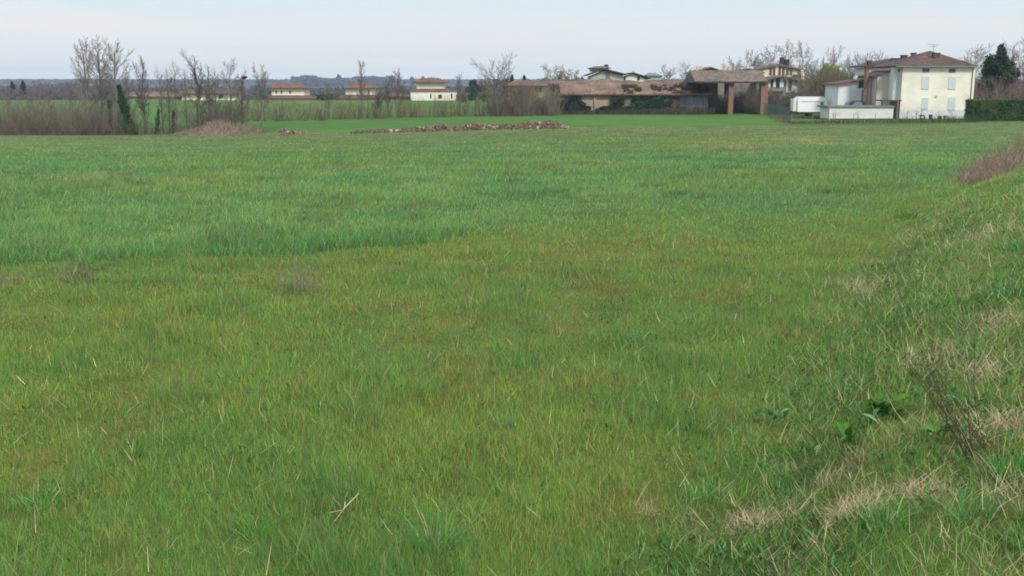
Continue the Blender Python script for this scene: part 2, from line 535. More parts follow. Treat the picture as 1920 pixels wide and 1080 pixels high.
def strip(name, yf0, yf1, rows, m, power=1.0, label=None):
    t = np.linspace(0, 1, rows) ** power
    a = np.array([yf0(s) for s in SV]); b = np.array([yf1(s) for s in SV])
    Y = a[None, :] * (1 - t[:, None]) + b[None, :] * t[:, None]
    X = SV[None, :] * (Y + 25)
    Z = hz(X, Y)
    V = np.stack([X, Y, Z], -1).reshape(-1, 3)
    cols = ground_col(X.ravel(), Y.ravel())
    ny, nx = Y.shape
    i = np.arange((ny - 1) * (nx - 1)); r_, c_ = i // (nx - 1), i % (nx - 1)
    q = r_ * nx + c_
    f = np.stack([q, q + 1, q + nx + 1, q + nx], 1)
    o = np_mesh(name, V, f, 4, m, None, cols, True)
    o['kind'] = 'structure'
    return o


def curve_on(pts):
    """boundary given as s=x/y -> y, re-expressed over s'=x/(y+25)"""
    ss = np.linspace(-1.5, 1.5, 400); yy = ip(ss, pts); sp = ss * yy / (yy + 25)
    o = np.argsort(sp)
    return lambda s: float(np.interp(s, sp[o], yy[o]))


fF, fE = curve_on(FRONT), curve_on(EDGE)
strip('meadow_ground', lambda s: -20, fF, 150, M['soil'])
strip('crop_field', fF, fE, 130, M['crop'])
strip('green_pasture', fE, lambda s: max(152, fE(s) + 5), 40, M['field'])
strip('far_meadow', lambda s: max(152, fE(s) + 5), lambda s: 348, 60, M['field'])
strip('countryside', lambda s: 348, lambda s: 1300, 40, M['country'])
strip('hills', lambda s: 1300, lambda s: 4300, 40, M['country'])

# ------------------------------------------------------------------ grass, built blade by blade
def blade_mesh(name, x, y, z, h, wd, az, lean, curl, col, m, seg=3, label=None, parent=None, kind='stuff', twist=None):
    n = len(x)
    lv = {3: [0, .4, .75], 2: [0, .6], 1: [0]}[seg]
    ax, ay = np.cos(az), np.sin(az)
    tw = az + (RN.uniform(-1.2, 1.2, n) if twist is None else twist)
    sx, sy = -np.sin(tw), np.cos(tw)
    k = len(lv) * 2 + 1
    V = np.empty((n, k, 3), np.float32)
    for i, t in enumerate(lv + [1.0]):
        hor = h * (lean * t + curl * t * t)
        up = h * t * np.sqrt(np.maximum(1 - (lean * .7 + curl * t * .8) ** 2, .05))
        cx, cy, cz = x + ax * hor, y + ay * hor, z + up
        if i < len(lv):
            ww = wd * (1 - .55 * t ** 1.5) * .5
            for j, sg in ((0, -1), (1, 1)):
                V[:, 2 * i + j, 0] = cx + sg * sx * ww; V[:, 2 * i + j, 1] = cy + sg * sy * ww; V[:, 2 * i + j, 2] = cz
        else:
            V[:, k - 1, 0] = cx; V[:, k - 1, 1] = cy; V[:, k - 1, 2] = cz
    tri = []
    for i in range(len(lv) - 1):
        a = 2 * i
        tri += [(a, a + 1, a + 3), (a, a + 3, a + 2)]
    a = 2 * (len(lv) - 1)
    tri.append((a, a + 1, a + 2))
    T = np.array(tri, np.int32)
    Fi = (np.arange(n, dtype=np.int32)[:, None, None] * k + T[None]).reshape(-1, 3)
    cols = np.repeat(np.clip(col, 0, 1).astype(np.float32), k, axis=0)
    o = np_mesh(name, V.reshape(-1, 3), Fi, 3, m, parent, cols)
    if kind: o['kind'] = kind
    if label: o['label'] = label
    return o


def sample_xy(n, y0, y1, p):
    """points in the view wedge with density falling as y**-p"""
    Y = np.linspace(y0, y1, 4000)
    dn = Y ** (-p) * (1.2 * Y + 11)
    cdf = np.cumsum(dn); cdf /= cdf[-1]
    y = np.interp(RN.uniform(0, 1, n), cdf, Y)
    x = RN.uniform(-1, 1, n) * (.60 * y + 5.5)
    return x, y


def tint(col, n, a=.18, hue=.12):
    v = np.exp(RN.normal(0, a, n))[:, None]
    hshift = RN.normal(0, hue, n)
    c = col * v
    c = c * np.stack([1 + hshift, np.ones(n), 1 - hshift * .5], 1)
    return c


def recolor(c, frac, col, mask=1.0):
    k = RN.uniform(0, 1, len(c)) < frac * mask
    c[k] = np.array(col) * np.exp(RN.normal(0, .2, (k.sum(), 1)))
    return k


def clear_of(x, y):
    return np.ones(len(x), bool)


GREEN_GAIN = 1.3


def grass_layer(name, n, y0, y1, p, which, seg, wscale, hmean, label, cat='grass'):
    x, y = sample_xy(n, y0, y1, p)
    crop, bank = zone(x, y)
    s = x / np.maximum(y, 4)
    keep = y < ip(s, EDGE) - .3
    r = RN.uniform(0, 1, len(x))
    if which == 'meadow': keep &= (r > crop) & (RN.uniform(0, 1, len(x)) > bank)
    elif which == 'crop': keep &= (r <= crop) & (RN.uniform(0, 1, len(x)) > bank)
    else: keep &= RN.uniform(0, 1, len(x)) <= bank
    x, y = x[keep], y[keep]
    n = len(x)
    n1 = fbm(x, y, .6, 71, 3); n2 = fbm(x, y, 2.6, 73, 3)
    col = tint(col_macro(x, y) * GREEN_GAIN, n)
    wd = wscale * (y / 10) ** .62 * RN.uniform(.6, 1.5, n)
    az = RN.uniform(0, 2 * math.pi, n)
    if which == 'meadow':
        h = hmean * (.45 + .6 * smooth(.3, .7, n1) + .45 * smooth(.45, .75, n2)) * np.exp(RN.normal(0, .28, n))
        tuft = smooth(.60, .72, fbm(x, y, 1.1, 75, 3))
        h = h * (1 + 1.3 * tuft) * (1 - .35 * smooth(18, 42, y))
        col = lerp(col, C(.055, .15, .04), tuft * .55)
        lean = RN.uniform(0, .35, n); curl = RN.uniform(0, .5, n)
        big = RN.uniform(0, 1, n) < .05
        h = np.where(big, h * 1.9 + .04, h)
        recolor(col, .09, (.26, .25, .12)); recolor(col, .06, (.16, .11, .05)); recolor(col, .07, (.075, .05, .03)); recolor(col, .10, (.17, .21, .045)); recolor(col, .12, (.045, .11, .03))
    elif which == 'crop':
        h = hmean * (.75 + .5 * smooth(.25, .75, n1)) * np.exp(RN.normal(0, .22, n))
        col = col * np.exp(RN.normal(0, .2, n))[:, None]
        f = ip(x / np.maximum(y, 4), FRONT)
        edge = (1 - smooth(.5, 3.5, y - f)) * (1 - smooth(-.14, .0, x / np.maximum(y, 4)))
        h = h * (1 - .45 * smooth(-.1, .1, x / np.maximum(y, 4)) * (1 - smooth(30, 48, y)))
        h = h * (1 + .5 * edge)
        lean = RN.uniform(.05, .4, n); curl = RN.uniform(.1, .6, n)
        recolor(col, .05, (.24, .22, .11)); recolor(col, .12, (.10, .19, .09))
        h = h * (1 - .55 * smooth(45, 95, y))
        az = np.where(RN.uniform(0, 1, n) < .5, RN.normal(.4, .9, n), az)
    else:
        h = hmean * (.45 + .7 * smooth(.3, .7, n2) + .5 * n1) * np.exp(RN.normal(0, .3, n))
        st = np.clip(blobs(x, y, STRAW), 0, 1)
        h = h * (1 - .35 * st)
        lean = RN.uniform(.05, .6, n) + .35 * st; curl = RN.uniform(.1, .7, n)
        recolor(col, .14, (.32, .27, .15)); recolor(col, .08, (.15, .10, .055)); recolor(col, .75, (.32, .265, .17), st * smooth(.25, .5, n2))
    z = hz(x, y) - .01
    lean = np.clip(lean, 0, .9); curl = np.clip(curl, 0, .8)
    o = blade_mesh(name, x, y, z, h, wd, az, lean, curl, col, M['grass'], seg, label)
    o['category'] = cat
    return o


Q = 1.0
grass_layer('meadow_grass', int(920000 * Q), 4.5, 75, 1.6, 'meadow', 3, .0036, .095, 'short mixed yellow green grass of the near meadow')
grass_layer('crop_grass', int(370000 * Q), 20, 60, 1.6, 'crop', 2, .0066, .19, 'bluish green young cereal growing beyond the rough meadow')
grass_layer('crop_grass_far', int(200000 * Q), 60, 128, 2.0, 'crop', 1, .0085, .20, 'young cereal thinning into the distance at the field edge')
grass_layer('bank_grass', int(430000 * Q), 3.5, 60, 1.5, 'bank', 3, .0042, .12, 'coarse tufted grass on the sloping bank at the right')
SC.objects['crop_grass_far'].name = 'distant_crop_grass'


# dead straw litter and broad small leaves low in the sward
def litter(name, n, y0, y1, p, label, mode):
    x, y = sample_xy(n, y0, y1, p)
    crop, bank = zone(x, y)
    st = np.clip(blobs(x, y, STRAW), 0, 1)
    if mode == 'straw':
        keep = (RN.uniform(0, 1, n) < (.10 + .9 * st) * (.25 + .75 * bank)) & (crop < .5)
        x, y, st = x[keep], y[keep], st[keep]; n = len(x)
        c = np.tile(C(.36, .30, .195), (n, 1)) * np.exp(RN.normal(0, .25, (n, 1)))
        h = RN.uniform(.06, .26, n)
        lean = RN.uniform(.7, .95, n); curl = RN.uniform(-.25, .25, n)
        o = blade_mesh(name, x, y, hz(x, y) + RN.uniform(0, .07, n), h, .0042 * (y / 8) ** .6 * RN.uniform(.6, 1.4, n), RN.uniform(0, 6.3, n), lean, curl, c, M['grass'], 3, label)
    else:
        keep = (RN.uniform(0, 1, n) < (.18 + .82 * bank) * smooth(.35, .6, fbm(x, y, 1.7, 83, 3)) * (1 - .8 * st)) & (crop < .5)
        x, y = x[keep], y[keep]; n = len(x)
        c = tint(np.tile(C(.05, .135, .03), (n, 1)), n, .25, .2)
        h = RN.uniform(.03, .10, n)
        o = blade_mesh(name, x, y, hz(x, y) + RN.uniform(.0, .05, n), h, RN.uniform(.012, .032, n), RN.uniform(0, 6.3, n), RN.uniform(.3, .8, n), RN.uniform(0, .3, n), c, M['leaf'], 3, label)
    o['category'] = 'grass'


litter('straw_litter', 180000, 3.8, 30, 1.4, 'dead pale straw lying loose among the bank grass', 'straw')
litter('low_weeds', 125000, 3.8, 26, 1.5, 'small broad leaved weeds low in the grass', 'leaf')


def tuft(name, g, n, hgt, rad, col, label, cat, group=None, wd=.006, spread=.6, straw=.1, m='grass', up=.15):
    a = RN.uniform(0, 6.283, n); r = rad * np.sqrt(RN.uniform(0, 1, n)) * .5
    x, y = g.x + r * np.cos(a), g.y + r * np.sin(a)
    h = hgt * RN.uniform(.45, 1.05, n)
    c = tint(np.tile(C(*col), (n, 1)), n, .2, .1)
    recolor(c, straw, (.36, .30, .18))
    o = blade_mesh(name, x - g.x, y - g.y, hz(x, y) - g.z - .01, h, wd * RN.uniform(.6, 1.3, n), a + RN.normal(0, .5, n), RN.uniform(.02, spread, n), RN.uniform(up, .75, n), c, M[m], 3, None, None, None)
    o.location = g
    return tag(o, label, cat, group)


TF = [
 (820, 1035, 150, .48, .30, (.06, .16, .04), 'tall dark green grass tussock at the bottom edge, with long arching blades', 0),
 (600, 770, 70, .26, .25, (.06, .16, .035), 'lush green tussock in the middle of the near meadow', 0),
 (250, 850, 70, .24, .25, (.055, .14, .03), 'low dark tussock in the left of the near meadow beside an olive patch', 0),
 (1315, 935, 110, .20, .26, (.04, .19, .03), 'vivid green short tussock at the edge of the pale straw', 0),
 (1660, 985, 130, .26, .3, (.045, .16, .03), 'deep green tussock below the tan straw mound', 0),
 (1820, 975, 110, .28, .3, (.045, .17, .04), 'blue green tussock near the lower right corner', 0),
 (1905, 900, 110, .26, .25, (.035, .15, .03), 'dark tussock cut by the right edge of the picture', 0),
 (1700, 410, 160, .35, .9, (.035, .10, .02), 'isolated round dark green clump where field meets bank', 0),
 (1900, 555, 160, .30, .8, (.03, .13, .04), 'dark blue green clump high on the bank at the right edge', 0),
 (940, 800, 60, .26, .2, (.05, .16, .05), 'narrow upright tussock right of the meadow middle', 0),
 (480, 1010, 90, .30, .3, (.06, .16, .03), 'broad tussock near the bottom, left of the arching one', 0),
 (1190, 640, 60, .26, .3, (.07, .17, .07), 'pale green tussock rising from the olive meadow', 0),
 (80, 960, 90, .26, .3, (.045, .16, .025), 'dense green tussock in the lower left corner', 0),
 (1900, 470, 120, .25, .8, (.04, .15, .04), 'dark grass hump on the skyline of the bank', 0),
]
for (u, v, n, hh, rr, cc, lab, _) in TF:
    tuft('grass_tussock', G(u, v), n, hh, rr, cc, lab, 'grass tussock', 'grass tussocks', wd=.0075 if v > 600 else .012)
for (u, v, n, hh, rr, lab) in [(1605, 965, 420, .15, .42, 'tan mound of dead straw, the largest on the lower bank'),
                         (1735, 925, 200, .12, .35, 'flattened straw clump with a dark hollow right of the tan mound'),
                         (1215, 965, 70, .12, .16, 'tiny isolated clump of dead straw in the lower meadow'),
                         (1420, 985, 300, .11, .55, 'wide low heap of dead straw left of the tan mound')]:
    tuft('straw_clump', G(u, v), n, hh, rr, (.33, .27, .18), lab, 'dead grass', 'clumps of dead straw', wd=.0042, spread=.95, straw=.25, up=.3)


# ------------------------------------------------------------------ docks, dead stalks, weeds
def leaf_geo(V, Fc, Cc, base, d, side, up, L_, W, col, droop=.3, nseg=5):
    """one broad leaf with a midrib fold"""
    n0 = len(V)
    prof = [.15, .75, 1.0, .85, .5, .05]
    for i in range(nseg + 1):
        t = i / nseg
        c = base + d * (L_ * t) + up * (L_ * (.5 * t - droop * 1.6 * t * t))
        wv = W * .5 * prof[i]
        V += [c - side * wv + up * wv * .35, c, c + side * wv + up * wv * .35]
        Cc += [col, [min(1, k * 1.25) for k in col], col]
    for i in range(nseg):
        a = n0 + 3 * i
        Fc += [(a, a + 1, a + 4, a + 3), (a + 1, a + 2, a + 5, a + 4)]


def dock(u, v, size, nl, label, col=(.042, .110, .016), pale=.12):
    g = G(u, v)
    t = thing('dock_plant', g, label, 'weed', 'broad leaved docks on the bank')
    for i in range(nl):
        V, Fc, Cc = [], [], []
        a = i * 2.4 + R.uniform(-.3, .3)
        el = R.uniform(.15, .95)
        d = Vector((math.cos(a) * math.cos(el), math.sin(a) * math.cos(el), math.sin(el)))
        side = Vector((-math.sin(a), math.cos(a), R.uniform(-.5, .5))).normalized()
        k = R.uniform(.7, 1.3)
        c = [q * k for q in col]
        if R.random() < pale: c = [.12, .22, .09]
        L_ = size * R.uniform(.45, .8)
        leaf_geo(V, Fc, Cc, Vector((R.gauss(0, size * .18), R.gauss(0, size * .18), .05 + R.uniform(0, .08))), d, side, Vector((0, 0, 1)), L_, L_ * .34, c, R.uniform(.25, .45))
        np_mesh('leaf', [tuple(p) for p in V], [q for f in Fc for q in f], 4, M['leaf'], t, np.array(Cc), True)
    return t


dock(1650, 795, .38, 28, 'largest dock plant, dark broad leaves beside the leaning dead stalks')
dock(1585, 850, .28, 14, 'dock with low dark leaves just left below the largest dock')
dock(1760, 830, .28, 12, 'dock with upright leaves at the foot of the dead stalks')
dock(1450, 800, .27, 9, 'blue green dock at the left edge of the bank', (.04, .12, .045))
dock(1785, 770, .26, 8, 'dock with pale leaves in among the leaning dead stalks', (.05, .15, .05), .5)
dock(1740, 955, .14, 7, 'small dock beside the dark hollow of the flattened straw clump', (.045, .15, .02))
dock(1520, 700, .18, 6, 'pale small dock in the grass left of the bank middle', (.06, .15, .06), .5)
dock(1590, 745, .16, 6, 'bright green small dock above the dark low one', (.05, .17, .03))
dock(1725, 530, .26, 8, 'yellow green dock partway up the far bank', (.09, .19, .04))
dock(200, 905, .12, 6, 'lone small dock low in the left meadow', (.04, .13, .03))


def stalk(name, g, top, n, label, group, r=.006, col=(.10, .075, .055), spread=.3, twigs=7, tw=.12, cat='dead weed', lean=(0, 0)):
    """dead branching weed: several thin stems with side twigs, each stem a part"""
    t = thing(name, g, label, cat, group)
    for i in range(n):
        S = []
        p = Vector((R.uniform(-.06, .06) * n ** .5, R.uniform(-.06, .06) * n ** .5, -.02))
        d = Vector((R.gauss(0, spread) + lean[0], R.gauss(0, spread) + lean[1], 1)).normalized()
        hgt = top * R.uniform(.6, 1.05); ns = 7
        for k in range(ns):
            q = p + d * (hgt / ns)
            r0 = r * (1 - k / ns * .75)
            S.append((p, q, r0, r * (1 - (k + 1) / ns * .75)))
            if k > 0:
                for _ in range(R.randint(0, 2) if twigs < 7 else R.randint(1, 3)):
                    dd = Vector((R.gauss(0, 1), R.gauss(0, 1), R.uniform(.2, 1.2))).normalized()
                    b = p + (q - p) * R.random(); l = tw * R.uniform(.4, 1.3) * (hgt / top)
                    e = b + dd * l
                    S.append((b, e, r0 * .5, r0 * .3))
                    for _k in range(2):
                        e2 = e + Vector((R.gauss(0, 1), R.gauss(0, 1), R.uniform(0, 1))).normalized() * l * .4
                        S.append((e, e2, r0 * .35, r0 * .8))
            p = q; d = (d + Vector((R.gauss(0, .09), R.gauss(0, .09), 0))).normalized()
        tubes('stem', S, col, t)
    return t


def tubes(name, S, col, parent, k=3, m='twig', var=.15):
    n = len(S)
    P0 = np.array([tuple(s[0]) for s in S], float); P1 = np.array([tuple(s[1]) for s in S], float)
    r0 = np.array([s[2] for s in S]); r1 = np.array([s[3] for s in S])
    D = P1 - P0; D /= np.maximum(np.linalg.norm(D, axis=1, keepdims=True), 1e-6)
    ref = np.where(np.abs(D[:, 2:3]) > .9, np.array([[1., 0, 0]]), np.array([[0, 0, 1.]]))
    A = np.cross(D, ref); A /= np.linalg.norm(A, axis=1, keepdims=True)
    B = np.cross(D, A)
    V = np.empty((n, 2 * k, 3))
    for j in range(k):
        t = 2 * math.pi * j / k
        o = math.cos(t) * A + math.sin(t) * B
        V[:, j] = P0 + o * r0[:, None]; V[:, k + j] = P1 + o * r1[:, None]
    T = np.array([(j, (j + 1) % k, k + (j + 1) % k, k + j) for j in range(k)])
    Fi = (np.arange(n)[:, None, None] * 2 * k + T[None]).reshape(-1, 4)
    cc = np.tile(np.array(col, float), (n, 1)) * np.exp(RN.normal(0, var, (n, 1)))
    return np_mesh(name, V.reshape(-1, 3), Fi, 4, M[m], parent, np.repeat(cc, 2 * k, axis=0), k > 3)


stalk('dead_stalk_weed', G(1845, 868), 1.55, 7, 'tall dark dead weed leaning left across the bank, roots at its lower right', 'dead stalks on the bank', .0055, (.08, .058, .042), .11, 7, .13, lean=(-.62, .1))
stalk('dead_stalk_weed', G(1815, 862), 1.0, 4, 'bushy dead weed just left of the tall leaning one', 'dead stalks on the bank', .006, (.06, .048, .038), .18, 7, .15, lean=(-.45, .1))
stalk('dead_stalk_weed', G(1700, 700), .75, 2, 'thin reddish dead stalk standing left of the leaning weeds', 'dead stalks on the bank', .004, (.13, .07, .05), .06, 4, .05, lean=(-.05, 0))
stalk('dead_stalk_weed', G(1745, 680), .4, 5, 'short brown dead weed clump above the largest dock', 'dead stalks on the bank', .004, (.12, .075, .055), .3, 7, .09)
stalk('dead_stalk_weed', G(1555, 675), .55, 1, 'single black dead stalk at the foot of the bank', 'dead stalks on the bank', .006, (.04, .03, .025), .03, 4, .06, lean=(-.15, 0))
stalk('dead_stalk_weed', G(1600, 630), .55, 1, 'single thin dead stalk behind the black one', 'dead stalks on the bank', .005, (.12, .09, .06), .03, 4, .05)
stalk('dead_stalk_weed', G(1890, 680), .5, 1, 'upright dead stalk near the right edge with a pale snapped top', 'dead stalks on the bank', .007, (.22, .15, .10), .03, 2, .04, lean=(.06, 0))
stalk('dead_stalk_weed', G(1480, 650), .35, 3, 'low dark dead weed in the grass left of the bank foot', 'dead stalks on the bank', .005, (.10, .06, .04), .3, 7, .08)
stalk('dead_stalk_weed', G(1520, 900), .28, 6, 'dark tangle of dead weed at the left of the lower bank', 'dead stalks on the bank', .004, (.08, .06, .05), .5, 7, .1)
stalk('dead_stalk_weed', G(1600, 880), .22, 5, 'low reddish tangle of dead weed under the docks', 'dead stalks on the bank', .0035, (.14, .09, .07), .6, 7, .1)
stalk('dry_weed_patch', G(562, 548), .72, 34, 'widest greyish mauve patch of dry weeds in the meadow', 'dry weed patches at the crop edge', .0055, (.26, .21, .17), .13, 4, .07)
stalk('dry_weed_patch', G(120, 530), .42, 16, 'grey dry weeds near the left edge, left of a pair', 'dry weed patches at the crop edge', .007, (.20, .155, .12), .2, 4, .08)
stalk('dry_weed_patch', G(160, 528), .45, 14, 'darker dry weeds near the left edge, right of a pair', 'dry weed patches at the crop edge', .007, (.17, .13, .10), .2, 4, .08)
stalk('dry_weed_patch', G(735, 515), .40, 16, 'faint mauve dry weeds right of the widest patch', 'dry weed patches at the crop edge', .005, (.24, .19, .15), .2, 4, .08)
stalk('dry_weed_patch', G(1220, 470), .5, 2, 'tiny lone dry weed standing right of the meadow middle', 'dry weed patches at the crop edge', .007, (.13, .08, .06), .1, 4, .08)
stalk('dry_weed_patch', G(20, 535), .4, 14, 'dry weeds cut by the left edge of the picture', 'dry weed patches at the crop edge', .006, (.24, .18, .15), .25, 4, .08)


# the dry reddish brush where the field meets the far bank
def brush(name, pts, n, h0, h1, width, col, label, cat, r=.012, twig=3):
    S = []
    for i in range(n):
        t = R.random() * (len(pts) - 1); k = int(t); f = t - k
        p = Vector(pts[k]) * (1 - f) + Vector(pts[k + 1]) * f
        ws = width * (.25 + .75 * t / (len(pts) - 1)); p.x += R.gauss(0, ws); p.y += R.gauss(0, ws); p.z = gz(p.x, p.y) - .05
        h = R.uniform(h0, h1) * (.35 + .65 * t / (len(pts) - 1))
        d = Vector((R.gauss(0, .22), R.gauss(0, .22), 1)).normalized()
        q = p + d * h * .55; e = q + (d + Vector((R.gauss(0, .2), R.gauss(0, .2), 0))).normalized() * h * .45
        S += [(p, q, r, r * .8), (q, e, r * .8, r * .4)]
        for _ in range(twig):
            b = p + (e - p) * R.uniform(.3, .95)
            S.append((b, b + Vector((R.gauss(0, .5), R.gauss(0, .5), R.uniform(.3, 1))).normalized() * h * R.uniform(.1, .28), r * .5, r * .4))
    o = tubes(name, S, col, None, 3, 'twig', .3)
    return tag(o, label, cat, kind='stuff')


brush('dry_brush', [(19.2, 42.3, 0), (21.3, 45.5, 0), (24.2, 49.5, 0), (29.5, 57, 0), (37, 67, 0)], 1900, .7, 1.75, 1.3, (.26, .21, .16), 'reddish brown dry brush along the foot of the far bank', 'dry brush', .012)
brush('dry_brush', [(20.4, 44, 0), (24, 49, 0), (30, 58, 0), (37, 68, 0)], 90, 1.6, 3.0, 1.1, (.19, .14, .11), 'thin tall dead stems rising out of the dry brush', 'dry brush', .014, 5)


# ------------------------------------------------------------------ trees
def grow(p, d, L_, r, lvl, S, T, rng, cfg):
    ns = cfg['ns'][lvl]
    kids = cfg['kids'][lvl] if lvl < len(cfg['kids']) else 0
    r_end = r * cfg.get('taper', .35)
    pts = []
    for k in range(ns):
        q = p + d * (L_ / ns)
        ra, rb = r + (r_end - r) * k / ns, r + (r_end - r) * (k + 1) / ns
        (T if lvl == 0 else S).append((p, q, ra, rb))
        pts.append((p, q, ra, d.copy(), k / ns))
        j = cfg['jit'][lvl]
        d = (d + Vector((rng.gauss(0, j), rng.gauss(0, j), rng.gauss(0, j * .6) + cfg['trop'][lvl]))).normalized()
        p = q
    if not kids: return
    t0 = cfg['start'][lvl]
    for i in range(kids):
        t = t0 + (1 - t0) * (i + rng.random()) / kids
        a, b, ra, dd, _ = pts[min(ns - 1, int(t * ns))]
        f = t * ns - int(t * ns)
        o = a + (b - a) * f
        ang = math.radians(rng.gauss(cfg['ang'][lvl], 9)); az = i * 2.4 + rng.uniform(-.6, .6)
        u = dd.orthogonal().normalized(); v = dd.cross(u)
        nd = (dd * math.cos(ang) + (u * math.cos(az) + v * math.sin(az)) * math.sin(ang)).normalized()
        ln = cfg['len'][lvl] * L_ * (1 - cfg['fall'][lvl] * (t - t0) / (1 - t0 + 1e-6)) * rng.uniform(.65, 1.15)
        grow(o, nd, ln, max(ra * cfg['rr'][lvl], cfg['rmin']), lvl + 1, S, T, rng, cfg)


KIND = {
 'poplar': dict(ns=[12, 7, 4, 2], kids=[26, 12, 7], jit=[.02, .07, .12, .2], trop=[.0, .08, .08, .05], start=[.34, .15, .15], ang=[42, 34, 38], len=[.36, .36, .42], fall=[.45, .4, .3], rr=[.42, .5, .65], rmin=.017),
 'spread': dict(ns=[7, 8, 5, 3], kids=[11, 12, 8], jit=[.04, .09, .14, .2], trop=[.0, .07, .06, .03], start=[.26, .2, .15], ang=[28, 34, 40], len=[.95, .36, .42], fall=[.25, .3, .3], rr=[.5, .5, .65], rmin=.018),
 'slim': dict(ns=[12, 5, 3], kids=[34, 9], jit=[.03, .12, .2], trop=[.0, .05, .05], start=[.28, .15], ang=[42, 42], len=[.22, .5], fall=[.2, .3], rr=[.35, .65], rmin=.016),
 'knotty': dict(ns=[9, 5, 4, 2], kids=[18, 10, 6], jit=[.08, .16, .18, .25], trop=[.0, .05, .04, .03], start=[.28, .15, .15], ang=[44, 44, 44], len=[.36, .42, .45], fall=[.25, .3, .3], rr=[.45, .5, .65], rmin=.017),
 'round': dict(ns=[7, 6, 4, 3], kids=[18, 11, 7], jit=[.05, .09, .12, .2], trop=[.0, .04, .05, .05], start=[.22, .15, .15], ang=[50, 40, 40], len=[.58, .42, .42], fall=[.35, .3, .3], rr=[.42, .5, .65], rmin=.018),
}


def bare_tree(u, vtop, Y, kind, label, r=.16, col=(.16, .135, .115), lean=0, seed=None, group='bare trees', name='bare_tree', half=None, base=None):
    g = base if base is not None else ground(u - (u - 960) / 9850 * (245 - vtop) * .5, Y)
    top = at(u, vtop, Y).z
    h = top - g.z
    rng = random.Random(seed if seed is not None else int(u * 7 + Y)); r *= .8
    cfg = dict(KIND[kind]); cfg['rmin'] = cfg['rmin'] * (1 if Y < 160 else max(1, Y / 120)) * (.4 if h < 4.5 else 1)
    if h < 4.5: cfg['kids'] = [max(3, int(q * .45)) for q in cfg['kids']]
    S, T = [], []
    frac = {'spread': .55, 'round': .62}.get(kind, .93)
    grow(Vector((0, 0, -.2)), Vector((lean, 0, 1)).normalized(), h * frac, r, 0, S, T, rng, cfg)
    mz = max(max(s[1].z for s in S), .1)
    k = h / mz
    sx = 1.0
    if half is not None:
        mxr = sorted(abs(s[1].x - T[-1][1].x / T[-1][1].z * s[1].z) for s in S)[int(len(S) * .97)]
        sx = half / F * Y / max(mxr, .1) / k
    tx, ty = T[-1][1].x / T[-1][1].z, T[-1][1].y / T[-1][1].z
    f = lambda p: Vector(((p.x - tx * p.z) * k * sx + lean * p.z * k, (p.y - ty * p.z) * k * sx, p.z * k))
    t = thing(name, g, label, 'tree', group)
    tubes('trunk', [(f(a), f(b), ra, rb) for a, b, ra, rb in T], col, t, 7, 'twig', .05)
    tubes('crown', [(f(a), f(b), ra, rb) for a, b, ra, rb in S], col, t, 3, 'twig', .2)
    return t


def leaf_cloud(name, P, size, cols, parent=None, m='leaf', label=None, cat=None, kind=None, var=.3, flat=0, org=(0, 0, 0)):
    """P (n,3) centres; each a small diamond-shaped leaf spray at a random tilt"""
    n = len(P)
    nr = RN.normal(0, 1, (n, 3)); nr[:, 2] = np.abs(nr[:, 2]) + flat
    nr /= np.linalg.norm(nr, axis=1, keepdims=True)
    a = np.cross(nr, RN.normal(0, 1, (n, 3))); a /= np.linalg.norm(a, axis=1, keepdims=True)
    b = np.cross(nr, a)
    s = (np.asarray(size) * RN.uniform(.5, 1.4, n))[:, None]
    V = np.stack([P + a * s, P + b * s * .55 + nr * s * .1, P - a * s, P - b * s * .55 + nr * s * .1], 1).reshape(-1, 3) - np.array(org)
    Fi = np.arange(n * 4).reshape(-1, 4)
    cc = np.asarray(cols, float)
    if cc.ndim == 1: cc = np.tile(cc, (n, 1))
    cc = cc * np.exp(RN.normal(0, var, (n, 1)))
    o = np_mesh(name, V, Fi, 4, M[m], parent, np.repeat(np.clip(cc, 0, 1), 4, axis=0))
    return tag(o, label, cat, None, kind)


def shell_points(n, cx, cy, cz, rx, ry, rz, clumps=14, cr=.38, seed=0):
    """points gathered in clumps through an ellipsoid: uneven outline with gaps"""
    rg = np.random.default_rng(seed)
    d = rg.normal(0, 1, (clumps, 3)); d /= np.linalg.norm(d, axis=1, keepdims=True)
    c = d * (rg.uniform(.25, .85, (clumps, 1)))
    k = rg.integers(0, clumps, n)
    e = rg.normal(0, 1, (n, 3)); e /= np.linalg.norm(e, axis=1, keepdims=True)
    p = c[k] + e * cr * rg.uniform(.2, 1.05, (n, 1)) ** .6 * rg.uniform(.6, 1.3, clumps)[k][:, None]
    return p * np.array([rx, ry, rz]) + np.array([cx, cy, cz]), k


# the row of trees along the ditch at the left (trunks rooted below the field edge)
POP = (.19, .17, .145); GB = (.15, .135, .115); DK = (.11, .095, .08)
bare_tree(164, 66, 126, 'poplar', 'leftmost of the three tall bare poplars at the left', .22, POP, -.01, 11, 'tall bare poplars', 'bare_poplar', 26)
bare_tree(189, 64, 128, 'poplar', 'middle one of the three tall bare poplars at the left', .22, POP, .0, 23, 'tall bare poplars', 'bare_poplar', 30)
bare_tree(205, 68, 125, 'poplar', 'rightmost of the three tall bare poplars, its limbs spreading right', .20, POP, .09, 35, 'tall bare poplars', 'bare_poplar', 32)
bare_tree(274, 103, 124, 'knotty', 'knotty bare tree between the ivy-clad leaning trunk and the thin stems', .22, DK, 0, 4, 'bare trees of the ditch row', half=20)
bare_tree(303, 118, 128, 'slim', 'thin bare tree just right of the knotty one', .13, GB, 0, 5, 'bare trees of the ditch row', half=12)
bare_tree(316, 124, 125, 'slim', 'second thin bare tree right of the knotty one, nearly touching its neighbour', .13, DK, .02, 6, 'bare trees of the ditch row', half=12)
bare_tree(328, 108, 126, 'slim', 'thin bare tree forking left of the thickest ditch tree', .14, GB, .03, 7, 'bare trees of the ditch row', half=14)
